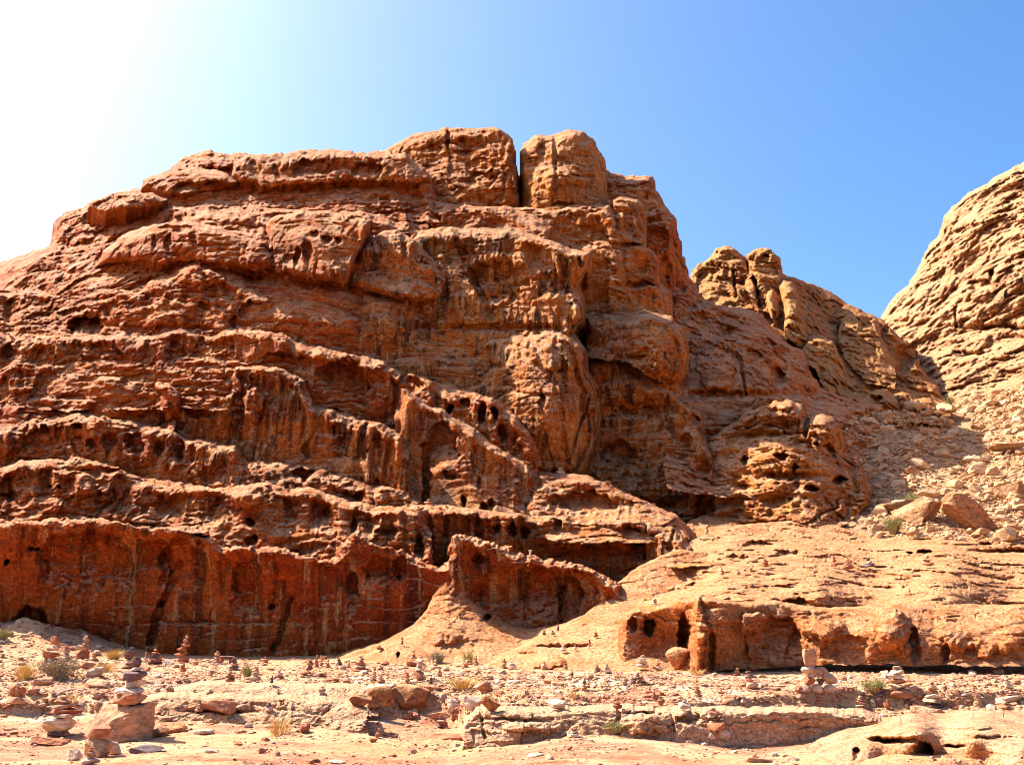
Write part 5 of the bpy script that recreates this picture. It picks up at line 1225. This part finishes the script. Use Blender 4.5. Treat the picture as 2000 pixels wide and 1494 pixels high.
def stuff_mesh(name, pts, sizes, mat, flat):
    n = len(pts)
    shp = [stone_shape(700 + i, 1, cuts=7, blocky=.1 * (i % 4))[0] for i in range(16)]
    f = _ICO[1][1]
    shp = np.array(shp)
    V = shp[RNG.integers(0, 16, n)]
    sc = np.stack([sizes * RNG.uniform(.7, 1.4, n), sizes * RNG.uniform(.7, 1.2, n), sizes * RNG.uniform(*flat, n)], 1)
    V = V * sc[:, None, :]
    a = RNG.uniform(0, 6.28, n)
    c, s_ = np.cos(a)[:, None], np.sin(a)[:, None]
    x, y = V[..., 0] * c - V[..., 1] * s_, V[..., 0] * s_ + V[..., 1] * c
    t = RNG.uniform(-.3, .3, n)[:, None]
    z = V[..., 2] + x * t
    P = np.stack([x, y, z + sc[:, 2][:, None] * 0.3], -1) + np.asarray(pts)[:, None, :]
    F = (f[None] + (np.arange(n) * shp.shape[1])[:, None, None]).reshape(-1, 3)
    at = np.zeros((n, shp.shape[1], 4), np.float32)
    at[..., 0] = RNG.random(n)[:, None]
    at[..., 3] = 1
    tag(link(name, mesh_np(name, P.reshape(-1, 3), F, mat, at.reshape(-1, 4), smooth=False)), kind='stuff')


# scree
sp = np.array([(1655, 812), (1853, 795), (2000, 752), (2090, 730), (2090, 1060), (1700, 1050), (1690, 1010), (1715, 960), (1650, 880)], float)
qx, qy = RNG.uniform(1640, 2080, 26000), RNG.uniform(730, 1062, 26000)
ok = inside(sp, qx, qy) & (perlin(qx / 60, qy / 40, 2.0) + RNG.uniform(-.5, .5, len(qx)) > -0.25)
qx, qy = qx[ok], qy[ok]
d = rock_hit(qx, qy, 0)
ok = (d < 120) & (d > 46)
qx, qy, d = qx[ok], qy[ok], d[ok]
P = np.stack(world(qx, qy, d), 1)
siz = np.clip(RNG.lognormal(math.log(3.2), .72, len(d)), 1.2, 34) * d / F0 * .62
big = np.argsort(-siz / d)[:230]
scatter('rock', PROTO, 'angular sandstone block in the rubble of the scree slope', 'rock', 'blocks of the scree slope', P[big], siz[big], (.5, .9))
rest = np.setdiff1d(np.arange(len(d)), big)[:9000]
stuff_mesh('rubble', P[rest], siz[rest], M_SCREE, (.45, .9))

# fallen blocks along the cliff terraces
tx, ty = [], []
for kw in CLIFF[14:]:
    c = np.array(kw['crest'], float)
    for _ in range(70):
        k = int(RNG.integers(len(c) - 1))
        p = c[k] + (c[k + 1] - c[k]) * RNG.random()
        tx.append(p[0] + RNG.normal() * 6); ty.append(p[1] + RNG.uniform(2, 12))
tx, ty = np.array(tx), np.array(ty)
k = (perlin(tx / 70, ty / 50, 1.5) > -.05) & (ty > 500) & (ty < 1120)
tx, ty = tx[k], ty[k]
d = rock_hit(tx, ty, 1)
k = d < 90
stuff_mesh('terrace_rubble', np.stack(world(tx[k], ty[k], d[k]), 1), np.clip(RNG.lognormal(math.log(2.4), .55, k.sum()), 1.2, 9) * d[k] / F0 * .6, M_REDSTONE, (.4, .8))

# broken slabs of the rock flat
PROTO_S = []
for i in range(10):
    me = stone_mesh('flat_rock', (1, 1, 1), [M_STONE, M_REDSTONE, M_BENCH, M_STONE, M_PALE][i % 5], 500 + i, 3, rough=.04, rock=(.4, .3, 0) if i % 5 == 2 else None, cuts=int(RNG.integers(9, 15)), blocky=float(RNG.choice([.5, .8])), flat_ends=True)
    PROTO_S.append(me)
bands = [(1330, 1346, 26), (1352, 1372, 40), (1374, 1400, 60), (1404, 1440, 44), (1440, 1490, 14)]
for y0, y1, n in bands:
    bx, by = RNG.uniform(-20, 2000, n), RNG.uniform(y0, y1, n)
    bd = ground_hit(bx, by)
    k = (bd < 60) & (bd < rock_hit(bx, by) - 0.1) & (perlin(bx / 210, by / 40, 3.0) > -.15)
    bx, by, bd = bx[k], by[k], bd[k]
    P = np.stack(world(bx, by, bd), 1)
    wz = np.clip(RNG.lognormal(math.log(11), .45, len(bd)), 6, 30) * bd / F0
    for p, q in zip(P, wz):
        o = bpy.data.objects.new('flat_rock', PROTO_S[int(RNG.integers(10))])
        COL.objects.link(o)
        o.scale = (q * RNG.uniform(.9, 1.5), q * RNG.uniform(.6, 1.0), q * RNG.uniform(.14, .34))
        o.location = (p[0], p[1], p[2] + o.scale[2] * .45)
        o.rotation_euler = (RNG.uniform(-.12, .12), RNG.uniform(-.16, .16), RNG.uniform(-.6, .6))
        tag(o, 'broken flat slab lying on the bedded rock of the flat', 'rock', 'broken slabs on the rock flat')

# gravel flat
NG = 120000
qx = RNG.uniform(-60, 2060, NG)
qy = np.where(RNG.random(NG) < .7, RNG.uniform(1288, 1400, NG), RNG.uniform(1395, 1500, NG))
left = (RNG.random(NG) < .05)
qx = np.where(left, RNG.uniform(-40, 260, NG), qx)
qy = np.where(left, RNG.uniform(1215, 1300, NG), qy)
dens = np.where(qy < 1392, .5 + .9 * perlin(qx / 160, qy / 22, 5), -.1 + .9 * perlin(qx / 120, qy / 25, 5)) + RNG.uniform(-.45, .45, len(qx))
ok = dens > 0
qx, qy = qx[ok], qy[ok]
d = ground_hit(qx, qy)
ok = (d < 60) & (d < rock_hit(qx, qy) - 0.05)
qx, qy, d = qx[ok], qy[ok], d[ok]
P = np.stack(world(qx, qy, d), 1)
siz = np.clip(RNG.lognormal(math.log(1.9), .66, len(d)), .9, 13) * d / F0 * .6
big = np.argsort(-siz / d)[:200]
scatter('loose_stone', PROTO_G, 'loose stone lying on the gravel between the cairns', 'stone', 'loose stones on the gravel flat', P[big], siz[big] * 1.1, (.45, .8))
rest = np.setdiff1d(np.arange(len(d)), big)[:60000]
stuff_mesh('gravel', P[rest], siz[rest], M_STONE, (.35, .7))

# ---- shrubs and dry grass
def tuft(px, py, w_, h_, mat, label, kind='grass', n=260, cat=None):
    p, m = foot(px, py)
    R, H = w_ * m / 2, h_ * m
    vs, fs = [], []
    for i in range(n):
        a, r = RNG.uniform(0, 6.28), math.sqrt(RNG.random())
        bx, by = 0.45 * R * r * math.cos(a), 0.45 * R * r * math.sin(a)
        lean = (0.3 + r) * R * RNG.uniform(.5, .9)
        hh = H * RNG.uniform(.55, 1.05) * (1.08 - .35 * r * r)
        wd = max(R * (.012 if kind == 'grass' else .018), .35 * m)
        tx, ty = bx + lean * math.cos(a + RNG.uniform(-.6, .6)), by + lean * math.sin(a + RNG.uniform(-.6, .6))
        sx, sy = -math.sin(a) * wd, math.cos(a) * wd
        b = len(vs)
        mx, my = bx + (tx - bx) * .4, by + (ty - by) * .4
        vs += [(bx - sx, by - sy, -.02), (bx + sx, by + sy, -.02), (mx + sx, my + sy, hh * .6), (mx - sx, my - sy, hh * .6), (tx, ty, hh)]
        fs += [(b, b + 1, b + 2), (b, b + 2, b + 3), (b + 3, b + 2, b + 4)]
        if kind == 'shrub':
            for k in range(4):
                t = RNG.uniform(.35, 1)
                c = np.array([bx + (tx - bx) * t, by + (ty - by) * t, hh * (.4 + .6 * t)])
                q = RNG.normal(size=(3, 3)) * max(R * .06, .8 * m)
                b = len(vs)
                vs += [tuple(c + q[0]), tuple(c + q[1]), tuple(c + q[2])]
                fs.append((b, b + 1, b + 2))
    nm = 'shrub' if kind == 'shrub' else 'grass_tuft'
    o = link(nm, mesh_np(nm, np.array(vs), np.array(fs), mat, smooth=False), None, p)
    tag(o, label, cat or ('shrub' if kind == 'shrub' else 'grass'), 'desert plants')


tuft(48, 1326, 60, 34, M_BUSH_DRY, 'golden dry bush left of the grey shrub')
tuft(112, 1326, 66, 40, M_BUSH_GREY, 'rounded grey shrub on the left slope', 'shrub')
tuft(222, 1288, 40, 22, M_BUSH_DRY, 'orange grass tuft along the wall shadow')
tuft(205, 1312, 50, 20, M_BUSH_DRY, 'orange grass around the upright grey block', n=160)
tuft(2, 1250, 34, 20, M_BUSH_GREEN, 'green bush at the far left under the wall', 'shrub')
tuft(483, 1322, 28, 24, M_BUSH_GREEN, 'yellow-green tuft in the left gravel')
tuft(138, 1378, 40, 26, M_BUSH_DRY, 'dry grass behind the squat cairn', n=120)
tuft(545, 1432, 70, 36, M_BUSH_DRY, 'wispy dry bush on the pale sand in front', n=140)
tuft(905, 1343, 80, 24, M_BUSH_DRY, 'wide yellow grass patch in the middle gravel', n=220)
tuft(855, 1296, 32, 24, M_BUSH_GREY, 'pale dry bush at the foot of the mound', 'shrub')
tuft(915, 1292, 40, 26, M_BUSH_GREEN, 'green grass in the hollow between mounds', n=120)
tuft(1203, 1428, 34, 20, M_BUSH_GREEN, 'small green plant at the foot of the rock step', 'shrub', n=120)
tuft(1122, 1362, 26, 14, M_BUSH_DRY, 'yellow tuft on the open gravel', n=80)
tuft(1362, 1318, 36, 12, M_BUSH_DRY, 'low dry tuft before the ledge pillar', n=90)
tuft(1708, 1350, 46, 24, M_BUSH_GREEN, 'olive bush beside the neat slab tower', 'shrub', n=170)
tuft(1746, 1042, 36, 34, M_BUSH_GREEN, 'green bush at the foot of the scree', 'shrub')
tuft(1783, 990, 26, 28, M_BUSH_GREEN, 'upper green bush next to the white slab', 'shrub')
tuft(1855, 790, 22, 14, M_BUSH_GREEN, 'distant green bush at the top of the scree', 'shrub', n=80)
tuft(280, 1440, 26, 12, M_BUSH_DRY, 'thin dry grass right of the largest cairn', n=50)
